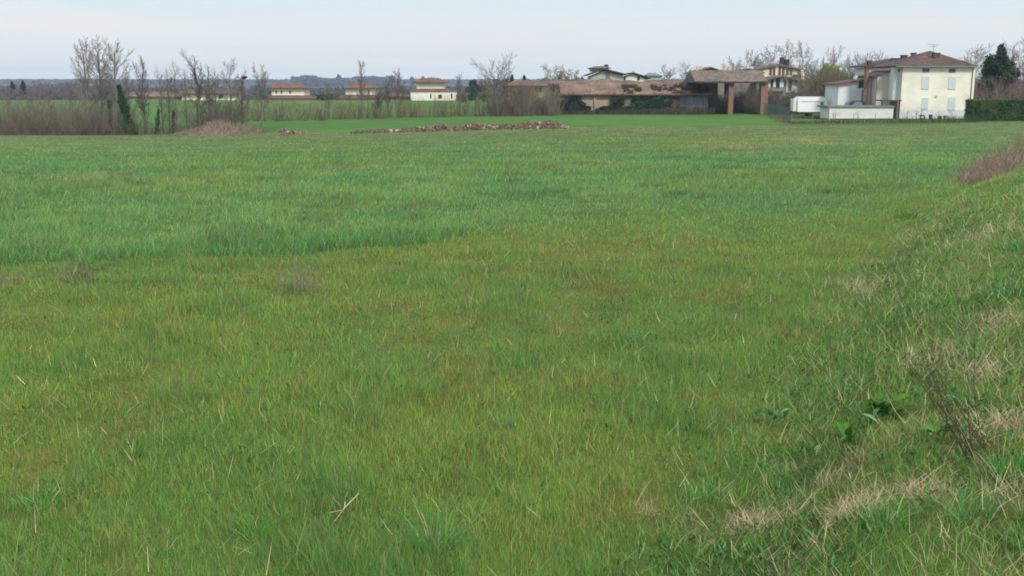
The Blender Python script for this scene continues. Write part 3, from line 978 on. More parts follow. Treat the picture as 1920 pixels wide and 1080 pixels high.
bare_tree(350, 128, 130, 'slim', 'short thin bare tree against the thickest ditch tree', .12, GB, 0, 8, 'bare trees of the ditch row', half=12)
bare_tree(372, 90, 124, 'knotty', 'thickest dark ditch tree, with a broken top leaning left, above the dry mound', .34, DK, -.03, 9, 'bare trees of the ditch row', half=22)
bare_tree(388, 112, 128, 'knotty', 'bare tree just right of the thickest ditch tree', .2, GB, .04, 10, 'bare trees of the ditch row', half=18)
bare_tree(408, 120, 132, 'slim', 'slender bare tree behind the dry mound', .13, GB, 0, 12, 'bare trees of the ditch row', half=13)
bare_tree(430, 106, 130, 'knotty', 'bare fan-crowned tree above the right end of the dry mound', .15, GB, .02, 13, 'bare trees of the ditch row', half=24)
nest_tree = bare_tree(449, 126, 131, 'knotty', 'bare dark tree holding a round nest', .14, DK, .06, 15, 'bare trees of the ditch row', half=14)
bare_tree(488, 116, 138, 'round', 'round-crowned bare tree standing alone left of the nearest red roofed villa', .13, GB, 0, 15, 'bare trees of the ditch row', half=20)
for i, (u, vt, lab) in enumerate([(20, 168, 'brushwood sapling at the left edge below the dark conifers'), (62, 160, 'brushwood sapling right of the dark conifers'), (98, 172, 'brushwood sapling in the mauve thicket'),
                                  (134, 150, 'bare stem just left of the poplars'), (222, 150, 'bare stem behind the ivy-clad leaning trunk'), (243, 135, 'faint bare sapling between leaning trunk and knotty tree')]):
    bare_tree(u, vt, 132, 'slim', lab, .09, GB, R.uniform(-.04, .04), 60 + i, 'saplings in the ditch', 'bare_sapling', 10)
ng = at(458, 145, 131)
nm_, nk = shell_points(320, ng.x, ng.y, ng.z, .26, .26, .24, 5, .6, 3)
S_ = [(Vector(p), Vector(p) + Vector((R.gauss(0, 1), R.gauss(0, 1), R.gauss(0, .4))).normalized() * .2 * R.uniform(.4, 1), .02, .015) for p in nm_]
tag(tubes('bird_nest', [(a - ng, b - ng, c, d) for a, b, c, d in S_], (.05, .04, .035), None), 'dark ball of twigs high in the bare ditch tree', 'nest').location = ng

# row beyond the green strip, in the middle
MID = (.14, .12, .105)
for (u, vt, Y, kd, r, half, lab) in [
    (532, 172, 150, 'slim', .10, 8, 'small bare tree in front of the nearest left villa'),
    (615, 150, 158, 'slim', .10, 9, 'thin bare tree in front of the dark round shrub'),
    (677, 110, 155, 'slim', .16, 9, 'tall slender bare tree in front of the middle red roofed villa'),
    (746, 126, 156, 'round', .15, 17, 'dense crowned bare tree right of the middle villa'),
    (727, 146, 160, 'slim', .09, 8, 'faint thin bare tree close left of the dense crowned one'),
    (771, 178, 155, 'slim', .09, 8, 'low bare sapling left of the two tiered villa'),
    (815, 172, 156, 'slim', .10, 9, 'low bare sapling in front of the two tiered villa'),
    (861, 134, 160, 'slim', .12, 8, 'slender bare tree between the two tiered villa and the evergreen thicket'),
    (890, 170, 156, 'slim', .11, 9, 'low bare tree before the evergreen thicket'),
    (964, 150, 152, 'knotty', .14, 20, 'low spreading bare tree in front of the yellow house'),
    (990, 160, 153, 'knotty', .12, 20, 'reddish bare tree in front of the yellow house, on the right')]:
    bare_tree(u, vt, Y, kd, lab, r, MID if u < 960 else (.17, .115, .10), R.uniform(-.02, .02), int(u), 'bare trees of the middle row', half=half)
bare_tree(712, 158, 154, 'knotty', 'stumpy pollarded tree with a thick trunk right of the middle villa', .34, (.12, .095, .08), .02, 77, 'bare trees of the middle row', 'pollarded_tree', 14)
bare_tree(930, 94, 152, 'spread', 'largest bare tree of the middle, its wide fan of limbs against the sky', .30, (.15, .135, .12), 0, 90, 'bare trees of the middle row', half=38)

# trees behind the farm buildings
PALE = (.22, .20, .19)
for (u, vt, Y, kd, half, lab, col) in [
    (1040, 118, 230, 'round', 22, 'greyish bare tree rising left over the long barn roof', PALE),
    (1072, 120, 235, 'round', 22, 'greyish bare tree with a straight dark stem behind the barn roof', PALE),
    (1246, 119, 240, 'round', 17, 'bare tree behind the barn, left of the taller narrow one', PALE),
    (1286, 112, 235, 'slim', 10, 'narrow bare tree next to the portico roof', PALE),
    (1380, 104, 250, 'round', 18, 'pale bare tree over the left of the portico roof', PALE),
    (1408, 92, 250, 'round', 17, 'pale bare tree over the right of the portico roof', PALE),
    (1445, 82, 255, 'knotty', 16, 'leftmost of the three tall pale trees behind the timbered house', PALE),
    (1474, 72, 255, 'knotty', 18, 'middle one of the three tall pale trees behind the timbered house', PALE),
    (1503, 74, 250, 'knotty', 16, 'rightmost of the three tall pale trees behind the timbered house', PALE),
    (1564, 84, 230, 'round', 14, 'thin bare tree rising behind the yellow green willow', PALE),
    (1594, 98, 220, 'round', 16, 'bare tree just right of the yellow green willow', PALE),
    (1617, 94, 225, 'round', 16, 'bare tree behind the red brick chimney', PALE),
    (1648, 90, 225, 'slim', 11, 'slender bare tree behind the roof end of the cream house', PALE),
    (1676, 104, 235, 'round', 14, 'low pale bare tree over the left chimneys of the cream house', PALE),
    (1365, 112, 240, 'round', 14, 'low pale bare tree at the left chimneys of the hay shed roof', PALE),
    (1426, 100, 262, 'round', 15, 'pale bare tree between hay shed roof and the timbered house gable', PALE),
    (1523, 108, 240, 'round', 12, 'low bare tree at the right end of the timbered house', PALE),
    (1548, 104, 235, 'round', 12, 'bare tree just left of the yellow green willow', PALE),
    (1632, 102, 240, 'round', 13, 'bare tree immediately right of the brick chimney top', PALE),
    (1661, 108, 240, 'round', 12, 'low bare tree over the roof between slender tree and chimneys', PALE),
    (1880, 100, 190, 'round', 16, 'bare tree half hidden by the dark pine', (.2, .18, .17)),
    (1829, 80, 215, 'round', 27, 'round pale bare tree between cream house and dark pine', (.26, .23, .22)),
    (1897, 72, 170, 'round', 22, 'bare tree directly behind the dark pine', (.2, .18, .17)),
    (1922, 66, 165, 'round', 26, 'bare tree cut by the right edge of the picture', (.2, .165, .155))]:
    bare_tree(u, vt, Y, kd, lab, .2 if kd != 'slim' else .14, col, 0, int(u * 3), 'bare trees behind the buildings', half=half * 1.35)


def shrub_proto(h, rad, nst, tw, col, seed, r=.018):
    rng = random.Random(seed); S = []
    for i in range(nst):
        a = rng.uniform(0, 6.28); q = rng.random() ** .5
        p = Vector((math.cos(a) * q * rad * .35, math.sin(a) * q * rad * .35, -.1))
        d = Vector((math.cos(a) * q * .5, math.sin(a) * q * .5, 1)).normalized(); L_ = h * rng.uniform(.6, 1.05)
        for k in range(4):
            e = p + d * L_ / 4
            rr = r * (1 - k / 4 * .6)
            S.append((p, e, rr, rr * .8))
            for _ in range(tw):
                b = p + (e - p) * rng.random()
                dd = (d + Vector((rng.gauss(0, .6), rng.gauss(0, .6), rng.gauss(0, .3)))).normalized()
                f_ = b + dd * L_ * rng.uniform(.08, .22)
                S.append((b, f_, rr * .5, rr * .35))
            d = (d + Vector((rng.gauss(0, .12), rng.gauss(0, .12), .03))).normalized(); p = e
    return tubes('bare_shrub', S, col, None, 3, 'twig', .25)


protos = []


def place_shrubs(spots, protos_, label, group, cat='shrub'):
    for i, (u, Y, s, rz) in enumerate(spots):
        pr = protos_[i % len(protos_)]
        if pr.get('used') is None:
            o = pr; pr['used'] = 1
        else:
            o = pr.copy(); SC.collection.objects.link(o)
        if 'used' in o and o is not pr: del o['used']
        g = ground(u, Y)
        o.location = g; o.scale = (s, s, s * R.uniform(.85, 1.15)); o.rotation_euler = (0, 0, rz)
        tag(o, label, cat, group)


def spots(u0, u1, Y0, Y1, n, s0=.8, s1=1.2):
    return [(u0 + (u1 - u0) * (i + R.uniform(.1, .9)) / n, R.uniform(Y0, Y1), R.uniform(s0, s1), R.uniform(0, 6.28)) for i in range(n)]


BRN = (.19, .165, .125)
pa = [shrub_proto(5.6, 2.8, 30, 6, BRN, 100 + i, .026) for i in range(4)]
place_shrubs(spots(-60, 235, 119.5, 130, 46, .75, 1.1), pa, 'brown leafless bush in the dense thicket at the left edge of the field', 'bushes of the left thicket')
pb = [shrub_proto(4.4, 2.0, 26, 5, (.17, .155, .11), 140 + i, .026) for i in range(3)]
place_shrubs(spots(235, 400, 121, 132, 20, .6, .95), pb, 'leafless bush between the trunks of the ditch row', 'bushes of the ditch row')
place_shrubs(spots(380, 440, 122, 134, 14, .9, 1.15), [shrub_proto(4.6, 2.0, 34, 5, (.16, .145, .11), 147, .028)], 'leafless bush in the dense patch behind the dry mound', 'bushes behind the dry mound')
pc = [shrub_proto(3.3, 1.5, 16, 4, (.18, .16, .10), 160 + i, .02) for i in range(4)]
place_shrubs(spots(440, 925, 150, 160, 74, .6, 1.1), pc, 'thin leafless bush in the line across the far green field', 'bushes of the middle hedgerow')
pd = [shrub_proto(4.2, 2.6, 40, 5, (.19, .165, .13), 180 + i, .024) for i in range(3)]
place_shrubs(spots(925, 1040, 151, 160, 18, .7, 1.05), pd, 'greyish leafless bush below the yellow house beside the barn', 'bushes left of the barn')
place_shrubs(spots(966, 990, 196, 206, 4, 1.1, 1.4) + spots(990, 1045, 196, 206, 6, .5, .7), [shrub_proto(4.0, 2.6, 44, 6, (.15, .11, .095), 186, .026)], 'reddish brown leafless bush growing right against the yellow bungalow', 'bushes of the yellow bungalow')
place_shrubs(spots(1825, 1935, 142, 158, 16, .8, 1.5), [shrub_proto(4.6, 2.4, 38, 5, (.20, .155, .135), 190 + i, .024) for i in range(2)], 'brown leafless bush behind the clipped hedge', 'bushes behind the clipped hedge')
place_shrubs(spots(1512, 1600, 168, 182, 16, 1.3, 1.85), [shrub_proto(4.4, 2.2, 46, 6, (.17, .155, .09), 200 + i, .024) for i in range(2)], 'olive brown leafless bush behind the caravan', 'bushes behind the caravan')
place_shrubs(spots(1310, 1450, 160, 176, 26, .7, 1.3), [shrub_proto(3.8, 2.2, 44, 6, (.17, .145, .12), 210, .026)], 'dark leafless bush in the shade of the brick portico', 'bushes inside the portico')
place_shrubs(spots(1445, 1520, 154, 176, 16, .7, 1.2), [shrub_proto(3.6, 2.0, 40, 6, (.15, .135, .115), 214, .024)], 'dark leafless bush in front of the timbered house', 'bushes of the timbered house')
place_shrubs(spots(596, 735, 330, 344, 8, .6, .9), [shrub_proto(4.2, 3.2, 30, 5, (.12, .10, .08), 216, .04)], 'far leafless bush between the villas', 'bushes between the villas')


# ivy, evergreens
def ivy_trunk(u0, v0, u1, v1, Y, wtop, wbot, label, n=1500, col=(.022, .065, .026)):
    a, b = at(u0, v0, Y), at(u1, v1, Y); b.z = gz(b.x, Y)
    t = thing('ivy_clad_trunk', b, label, 'tree', 'ivy clad trunks in the ditch')
    d = a - b
    tubes('trunk', [(Vector((0, 0, -.2)), d * .5, .18, .14), (d * .5, d, .14, .05)], (.08, .07, .055), t, 7)
    k = RN.uniform(0, 1, n) ** .9
    rad = (wbot * (1 - k) + wtop * k) * (1 + .3 * np.sin(k * 17 + u0))
    an = RN.uniform(0, 6.283, n); q = RN.uniform(.35, 1.05, n)
    P = np.array(d)[None] * k[:, None] + np.stack([np.cos(an) * rad * q, np.sin(an) * rad * q, RN.normal(0, .12, n)], 1)
    leaf_cloud('ivy', P, .12, col, t)
    return t


ivy_trunk(222, 160, 251, 246, 121, .22, .95, 'broad ivy cloak on a trunk leaning left in the ditch', 3200)
ivy_trunk(205, 190, 207, 232, 123, .22, .34, 'ivy round the foot of the rightmost tall poplar', 700, (.03, .07, .03))
ivy_trunk(297, 206, 290, 246, 121, .12, .38, 'small ivy-clad stump right of the knotty tree', 480, (.025, .06, .025))
ivy_trunk(326, 206, 322, 247, 123, .12, .3, 'ivy at the foot of the thin forking tree', 420, (.03, .055, .03))


def conifer(u, vt, Y, half, label, col, name='conifer', n=7000, tiers=12, group=None, leaf=.28, seed=1, base_frac=.08, irregular=.25):
    g = ground(u - (u - 960) / 9850 * (230 - vt) * .5, Y); h = at(u, vt, Y).z - g.z
    rw = half / F * Y
    t = thing(name, g, label, 'tree', group)
    tubes('trunk', [(Vector((0, 0, -.1)), Vector((0, 0, h * .5)), .22, .14), (Vector((0, 0, h * .5)), Vector((0, 0, h * .97)), .14, .03)], (.09, .07, .055), t, 7)
    rg = random.Random(seed); P = []; S = []
    nb = tiers * 7
    for i in range(nb):
        f_ = base_frac + (1 - base_frac) * ((i + rg.random()) / nb)
        ln = rw * min((1 - f_) ** .75, .55 + f_ * .9 if irregular > .4 else 9) * (1.25 if irregular > .4 else 1) * rg.uniform(1 - irregular * 1.6, 1 + irregular) + .15
        a = i * 2.4 + rg.uniform(-.3, .3)
        o = Vector((0, 0, f_ * h)); d = Vector((math.cos(a), math.sin(a), .18))
        e = o + d * ln - Vector((0, 0, ln * .18))
        S.append((o, e, .035, .012))
        m_ = max(10, int(n / nb * (ln / rw + .25) * 1.2))
        for _ in range(m_):
            k = rg.random() ** .7
            c = o + (e - o) * k
            w_ = ln * .24 * (1.1 - k * .5)
            P.append((c.x + rg.gauss(0, w_), c.y + rg.gauss(0, w_), c.z + rg.gauss(0, .10 * rw)))
    tubes('branches', S, (.09, .07, .055), t, 3)
    leaf_cloud('foliage', np.array(P), leaf, col, t, flat=.6)
    return t


conifer(1872, 89, 150, 38, 'large dark pine behind the clipped hedge at the right', (.035, .062, .036), 'pine_tree', 19000, 7, leaf=.20, seed=4, irregular=.5, base_frac=.16)
conifer(1846, 118, 153, 15, 'smaller dark conifer between the cream house and the large pine', (.03, .065, .028), 'conifer', 3500, 9, leaf=.18, seed=8, irregular=.35)
conifer(23, 155, 400, 11, 'left one of two dark conifers in the far mauve wood', (.02, .05, .035), 'conifer', 1600, 9, 'conifers of the far wood', .45, 2)
conifer(43, 153, 400, 13, 'right one of two dark conifers in the far mauve wood', (.02, .055, .04), 'conifer', 1800, 9, 'conifers of the far wood', .45, 3)
conifer(960, 140, 240, 6, 'small dark conifer top peering over the yellow house', (.03, .055, .03), 'conifer', 1200, 9, None, .3, 5)
conifer(983, 142, 250, 8, 'blunt dark conifer top behind the middle of the yellow house roof', (.035, .05, .035), 'conifer', 1200, 9, None, .3, 6)


def leafy(u, vt, Y, half, label, col, name='leafy_tree', n=6000, leaf=.2, cat='tree', group=None, bottom=.1, seed=1, clumps=22, cr=.34, stems=True, hmax=None):
    g = ground(u - (u - 960) / 9850 * (230 - vt) * .5, Y); h = at(u, vt, Y).z - g.z
    rw = half / F * Y
    t = thing(name, g, label, cat, group)
    cz = h * (bottom + (1 - bottom) / 2)
    P, k = shell_points(n, 0, 0, cz, rw, rw, h * (1 - bottom) / 2 * 1.02, clumps, cr, seed)
    P = P[P[:, 2] > .02]
    if stems:
        rg = random.Random(seed); S = []
        for i in range(9):
            a = rg.uniform(0, 6.28); e = Vector((math.cos(a) * rw * .6, math.sin(a) * rw * .6, cz + rg.uniform(-.1, .35) * h))
            S.append((Vector((0, 0, -.1)), Vector((e.x * .3, e.y * .3, e.z * .5)), .09, .06)); S.append((Vector((e.x * .3, e.y * .3, e.z * .5)), e, .06, .02))
        tubes('trunk', S, (.10, .085, .07), t, 5)
    leaf_cloud('foliage', P, leaf, col, t)
    return t


leafy(1562, 106, 186, 20, 'willow with fresh yellow green leaves behind the caravan', (.19, .21, .05), 'willow_tree', 9000, .13, seed=3, bottom=.3, cr=.3)
leafy(1545, 120, 180, 32, 'olive green budding tree below the yellow green willow', (.13, .125, .06), 'budding_tree', 11000, .13, seed=5, bottom=.05, cr=.26)
leafy(1583, 140, 178, 18, 'olive budding shrub between the willow and the low white annex', (.13, .13, .07), 'budding_tree', 6000, .13, seed=6, bottom=.05, cr=.26)
leafy(1622, 118, 200, 15, 'dark green evergreen behind the red brick chimney', (.07, .09, .045), 'evergreen_tree', 3600, .18, seed=7)
leafy(1050, 130, 200, 16, 'pale green budding tree at the left end of the barn roof', (.15, .16, .10), 'budding_tree', 1500, .12, seed=9, cr=.26)
leafy(608, 176, 330, 17, 'dark round evergreen shrub between the left and middle villas', (.025, .06, .028), 'evergreen_shrub', 2400, .45, 'shrub', bottom=0, seed=2)
leafy(884, 148, 300, 15, 'dark blue green evergreen in the thicket right of the two tiered villa', (.028, .06, .04), 'evergreen_tree', 2600, .4, seed=12, bottom=.02)
leafy(905, 152, 305, 16, 'reddish brown tree in the thicket right of the two tiered villa', (.12, .09, .07), 'thicket_tree', 1800, .3, seed=13, bottom=.05)
leafy(908, 170, 290, 12, 'low bright green bush in the thicket right of the two tiered villa', (.07, .12, .035), 'thicket_bush', 1200, .32, 'bush', seed=14, bottom=0)
leafy(868, 172, 290, 12, 'low olive bush at the left of the evergreen thicket', (.085, .10, .045), 'thicket_bush', 1200, .32, 'bush', seed=15, bottom=0)
leafy(800, 142, 400, 26, 'pale yellow budding tree behind the roof of the two tiered villa', (.30, .29, .16), 'budding_tree', 1800, .35, seed=17, bottom=.3)
leafy(495, 176, 345, 7, 'small green bush left of the nearest left villa', (.06, .11, .04), 'garden_bush', 500, .3, 'bush', seed=21, bottom=0)
leafy(1700, 226, 133, 10, 'low green garden bush left of the saplings at the cream house', (.05, .10, .03), 'garden_bush', 900, .10, 'bush', seed=23, bottom=0, stems=False)
leafy(1762, 224, 133, 20, 'wide low green garden bush in front of the cream house', (.06, .11, .035), 'garden_bush', 1500, .10, 'bush', seed=24, bottom=0, stems=False)
leafy(1500, 219, 137, 16, 'rough green bush in front of the caravan wheels', (.055, .10, .03), 'garden_bush', 1500, .11, 'bush', seed=25, bottom=0, stems=False)
leafy(1525, 220, 136, 15, 'darker green bush between caravan and white shed', (.035, .08, .03), 'garden_bush', 1500, .11, 'bush', seed=26, bottom=0, stems=False)


def hedge(u0, u1, vt, vb, Y, depth, label):
    x0, x1 = at(u0, vt, Y).x, at(u1, vt, Y).x; zt = at(u0, vt, Y).z; g = Vector(((x0 + x1) / 2, Y, 0)); g.z = gz(g.x, Y)
    t = thing('clipped_hedge', g, label, 'hedge')
    mb = MB().box(x0 + .25, x1 - .1, Y + .25, Y + depth - .25, g.z - .1, zt - .25)
    mb.build('hedge_core', nmat('hedge_twigs', (.02, .028, .015), (.045, .05, .03), 6), t)
    n = 26000
    P = np.stack([RN.uniform(x0, x1, n), RN.uniform(Y, Y + depth, n), RN.uniform(g.z, zt, n)], 1)
    face = RN.integers(0, 6, n)
    P[:, 1] = np.where(face < 3, Y + RN.uniform(0, .35, n), P[:, 1])
    P[:, 2] = np.where(face == 3, zt - RN.uniform(-.05, .25, n), P[:, 2])
    P[:, 0] = np.where(face == 4, x0 + RN.uniform(0, .4, n), P[:, 0])
    bmp = (fbm(P[:, 0], P[:, 2], .9, 5, 3) - .5) * .8
    P[:, 1] -= bmp * (face < 3); P[:, 2] += bmp * .4 * (face == 3)
    cc = lerp(C(.035, .085, .028), C(.085, .13, .035), smooth(.4, .7, fbm(P[:, 0], P[:, 2] * 1.5, .8, 6, 3)))
    leaf_cloud('foliage', P, .10, cc, t, org=g)


hedge(1826, 1945, 187, 226, 127, 2.4, 'tall clipped evergreen hedge at the right of the cream house')


# far woods and hills: nobody could count these trees
def wood_band(name, u0, u1, Y0, Y1, vt, n, size, cols, label, seed=1, vary=6):
    rg = np.random.default_rng(seed)
    u = rg.uniform(u0, u1, n); Y = rg.uniform(Y0, Y1, n)
    x = (u - 960) / F * Y
    z0 = hz(x, Y)
    top = H - slope(vt) * Y
    hh = (top - z0) * (.55 + .45 * vnoise(x, Y, 1 / (Y0 * .028), seed) + .55 * (vnoise(x, Y * .2, 1 / (Y0 * .009), seed + 3) - .5))
    z = z0 + np.maximum(hh, 1) * rg.uniform(0, 1, n) ** .6
    P = np.stack([x, Y, z], 1)
    k = vnoise(x, Y, 1 / (Y0 * .02), seed + 9)
    cc = lerp(C(*cols[0]), C(*cols[1]), smooth(.3, .7, k))
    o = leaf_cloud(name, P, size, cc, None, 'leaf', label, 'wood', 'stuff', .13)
    return o


wood_band('far_wood', -120, 165, 390, 470, 154, 42000, .38, ((.115, .10, .10), (.14, .12, .12)), 'mauve brown leafless wood beyond the far meadow at the left', 1)
wood_band('far_wood', 150, 480, 480, 620, 163, 22000, .7, ((.09, .09, .085), (.12, .11, .10)), 'leafless wood behind the low red roofed farm at the left', 2)
wood_band('far_wood', 480, 960, 560, 800, 163, 26000, .9, ((.07, .08, .07), (.11, .11, .09)), 'hazy wooded ground between the villas', 3)
wood_band('far_wood', 900, 1960, 330, 420, 150, 22000, .8, ((.10, .09, .075), (.14, .12, .10)), 'leafless wood far behind the farm buildings', 4)
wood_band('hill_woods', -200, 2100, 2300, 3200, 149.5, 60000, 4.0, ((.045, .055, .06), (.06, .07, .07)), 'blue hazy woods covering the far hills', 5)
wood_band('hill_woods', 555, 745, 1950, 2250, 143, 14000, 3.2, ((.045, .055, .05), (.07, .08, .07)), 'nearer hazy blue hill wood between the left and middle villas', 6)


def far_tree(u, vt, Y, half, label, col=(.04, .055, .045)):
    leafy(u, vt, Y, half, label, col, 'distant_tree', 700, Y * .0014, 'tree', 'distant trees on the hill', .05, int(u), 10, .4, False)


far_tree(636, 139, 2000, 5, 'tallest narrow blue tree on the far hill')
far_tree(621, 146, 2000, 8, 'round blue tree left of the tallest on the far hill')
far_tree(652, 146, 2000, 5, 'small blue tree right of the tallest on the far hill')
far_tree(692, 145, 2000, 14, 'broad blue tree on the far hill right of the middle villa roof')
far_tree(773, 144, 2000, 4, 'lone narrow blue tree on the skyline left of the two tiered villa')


# ------------------------------------------------------------------ buildings
def X(u, Y, v=170): return at(u, v, Y).x
def Z(v, Y, u=960): return at(u, v, Y).z


def win(mb_parent, u0, u1, v0, v1, Y, fm, pm, pane='shutter', name='window', split=False, fw=.06):
    x0, x1, z0, z1 = X(u0, Y, v0), X(u1, Y, v0), Z(v1, Y), Z(v0, Y)
    f = MB()
    f.box(x0 - fw, x0, Y - .05, Y + .02, z0 - fw, z1 + fw); f.box(x1, x1 + fw, Y - .05, Y + .02, z0 - fw, z1 + fw)
    f.box(x0, x1, Y - .05, Y + .02, z1, z1 + fw); f.box(x0 - .03, x1 + .03, Y - .09, Y - .052, z0 - fw - .03, z0 - .001)
    fo = f.build(name, fm, mb_parent)
    p = MB()
    if split:
        xm = (x0 + x1) / 2
        for a, b in ((x0, xm - .02), (xm + .02, x1)):
            p.box(a + .01, b - .01, Y - .035, Y + .01, z0 + .01, z1 - .01)
            nsl = 8
            for i in range(nsl):
                zz = z0 + (z1 - z0) * (i + .5) / nsl
                p.box(a + .06, b - .06, Y - .05, Y - .036, zz - .02, zz + .02)
    else:
        p.box(x0, x1, Y - .02, Y + .01, z0, z1)
    p.build(pane, pm, fo)
    return fo


def root(name, u, Y, label, cat='house', group=None):
    g = ground(u, Y)
    return thing(name, g, label, cat, group)


# --- main cream house
Y = 136.5
main = root('cream_house', 1756, Y + 4, 'large square cream house with a brown hipped roof and four pale blue shuttered windows')
x0, x1 = X(1690, Y, 170), X(1826, Y, 170)
zb = gz(60, Y) - .3; ze = Z(125, Y)
D = 9.5
MB().box(x0, x1, Y, Y + D, zb, ze).build('wall', M['cream'], main)
zp = Z(206, Y)
pl = MB(); pl.box(x0 - .03, x1 + .03, Y - .03, Y + .5, zb, zp); pl.build('plinth', M['plinth'], main)
rf = MB()
pk = at(1747, 95, Y + 5)
rf.hip(X(1679, Y - .5, 125), X(1834, Y - .5, 125), Y - .55, Y + D + .5, ze, pk.x - .25, pk.x + .25, pk.y, pk.y + 1.2, pk.z, .14)
roof = rf.build('roof', M['tile'], main)
gt = MB(); gt.box(X(1679, Y - .5, 125), X(1834, Y - .5, 125), Y - .68, Y - .552, ze - .05, ze + .09)
gt.build('gutter', M['gutter'], roof)
for (u, v0, v1, w_, yy, mm) in [(1755, 99, 112, .85, Y + 2.4, 'darkbrick'), (1695, 103, 113, .75, Y + 6.5, 'tile'), (1713, 99, 108, .5, Y + 6.3, 'tile'), (1676, 109, 118, .6, Y + 8.6, 'tile')]:
    c = at(u, v0, yy)
    zl = Z(v1, yy) - .8
    mb = MB(); mb.box(c.x - w_ / 2, c.x + w_ / 2, yy - .3, yy + .3, zl, c.z - .12); mb.box(c.x - w_ / 2 - .08, c.x + w_ / 2 + .08, yy - .38, yy + .38, c.z - .12, c.z)
    mb.build('chimney', M[mm], roof)
for (u0, u1, v0, v1) in [(1730.5, 1741.5, 129, 134), (1780, 1791, 129.5, 134.5)]:
    win(main, u0, u1, v0, v1, Y, M['gutter'], M['glass'], 'pane')
for (u0, u1, v0, v1) in [(1729.5, 1742, 145, 165.5), (1780, 1792, 145, 166)]:
    win(main, u0, u1, v0, v1, Y, M['plinth'], M['shutter'], 'shutter', split=True)
for (u0, u1, v0, v1) in [(1730, 1740.5, 184, 204.5), (1779, 1790.5, 184, 204.5)]:
    win(main, u0, u1, v0, v1, Y, M['plinth'], M['shutter'], 'shutter', split=True)
for u in (1691.2, 1825):
    p = at(u, 127, Y - .1)
    MB().tube([(p.x, Y - .1, ze - .05), (p.x, Y - .1, zb + .3)], .05).build('drainpipe', M['gutter'], main)
lamp_ = at(1755.5, 180.5, Y)
MB().box(lamp_.x - .14, lamp_.x + .14, Y - .12, Y - .001, lamp_.z - .12, lamp_.z + .12).build('wall_box', M['stone'], main)
an = MB(); a0 = at(1750, 96, Y + 5); a1 = at(1750, 82, Y + 5)
an.tube([(a0.x, a0.y, a0.z - .3), (a0.x, a0.y, a1.z)], .03)
for k, (dz, l) in enumerate([(.1, .85), (.35, .55)]):
    an.tube([(a0.x - l, a0.y, a1.z - dz), (a0.x + l * .8, a0.y + .2, a1.z - dz - .05)], .018)
    for i in range(6):
        xx = a0.x - l + i * l * 1.8 / 5
        an.tube([(xx, a0.y - .3, a1.z - dz), (xx, a0.y + .35, a1.z - dz - .02)], .012, 4)
an.build('antenna', M['gutter'], roof)
# left side: side wall with bluish shade painted in, two narrow windows, then the attached wings
sx0, sx1 = X(1675.5, Y + .9, 150), x0
MB().box(sx0, sx1 - .002, Y + .9, Y + D - .02, Z(188, Y + .9), ze - .05).build('side_wall', M['white'], main)
for (u0, u1) in ((1677, 1679.2), (1683.6, 1687.2)):
    win(main, u0, u1, 144, 166, Y + .9, M['plinth'], M['shutter'], 'shutter')
win(main, 1683.8, 1687, 130, 134, Y + .9, M['plinth'], M['glass'], 'pane')

Y2 = 139
wing = root('beige_wing', 1660, Y2 + 3, 'beige windowless wing with a slanting brown roof, joined to the cream house')
xa, xb = X(1643, Y2, 150), X(1675.3, Y2, 150)
MB().prism([(xa, zb), (xb, zb), (xb, Z(131, Y2)), (xa, Z(144, Y2))], Y2, Y2 + 6).build('wall', M['beige'], wing)
MB().prism([(xa - .5, Z(145.5, Y2)), (xb, Z(131, Y2) + .01), (xb, Z(128.5, Y2)), (xa - .5, Z(142.5, Y2))], Y2 - .3, Y2 + 6.2).build('roof', M['tile'], wing)
MB().tube([(xa + .08, Y2 - .07, Z(145, Y2)), (xa + .08, Y2 - .07, zb + .3)], .045).build('drainpipe', M['gutter'], wing)
Y3 = 141
ww = root('white_wing', 1636, Y3 + 3, 'narrow white wing of the farmhouse right of the red brick chimney')
xa, xb = X(1628.5, Y3, 150), X(1644, Y3, 150)
MB().box(xa, xb, Y3, Y3 + 6, zb, Z(142, Y3)).build('wall', M['white'], ww)
MB().prism([(xa - .3, Z(144, Y3)), (xb + .6, Z(142, Y3)), (xb + .6, Z(139.5, Y3)), (xa - .3, Z(141.5, Y3))], Y3 - .4, Y3 + 6.3).build('roof', M['tile'], ww)
Yb = 148
bw = root('rear_wing', 1650, Yb + 3, 'rear wing whose long brown roof reaches left towards the brick chimney')
xa, xb = X(1629, Yb, 140), X(1690, Yb, 140)
MB().box(xa, xb, Yb, Yb + 6, zb, Z(126, Yb)).build('wall', M['white'], bw)
MB().prism([(xa - .8, Z(126, Yb)), (xb, Z(121, Yb)), (xb, Z(108, Yb)), (xa + 2.2, Z(114, Yb)), (xa - .8, Z(123.5, Yb))], Yb - .6, Yb + 6.5).build('roof', M['tile'], bw)
# red brick chimney stack
Yc = 140.3
ch = root('brick_chimney_stack', 1625, Yc, 'tall red brick chimney stack between the low annex and the white wing', 'chimney')
mb = MB(); mb.box(X(1619.5, Yc), X(1628, Yc), Yc, Yc + .8, zb, Z(168, Yc)); mb.box(X(1622, Yc), X(1628, Yc), Yc + .05, Yc + .75, Z(168, Yc), Z(127, Yc))
mb.build('stack', M['brick'], ch)
MB().box(X(1621, Yc), X(1629.5, Yc), Yc - .1, Yc + .9, Z(127, Yc) + .002, Z(124, Yc)).build('collar', M['darkbrick'], ch)
mb = MB(); mb.box(X(1625, Yc), X(1631.5, Yc), Yc + .1, Yc + .7, Z(124, Yc) + .002, Z(116, Yc)); mb.box(X(1624.3, Yc), X(1632.2, Yc), Yc, Yc + .8, Z(116, Yc), Z(113.5, Yc)); mb.build('cap', M['darkbrick'], ch)
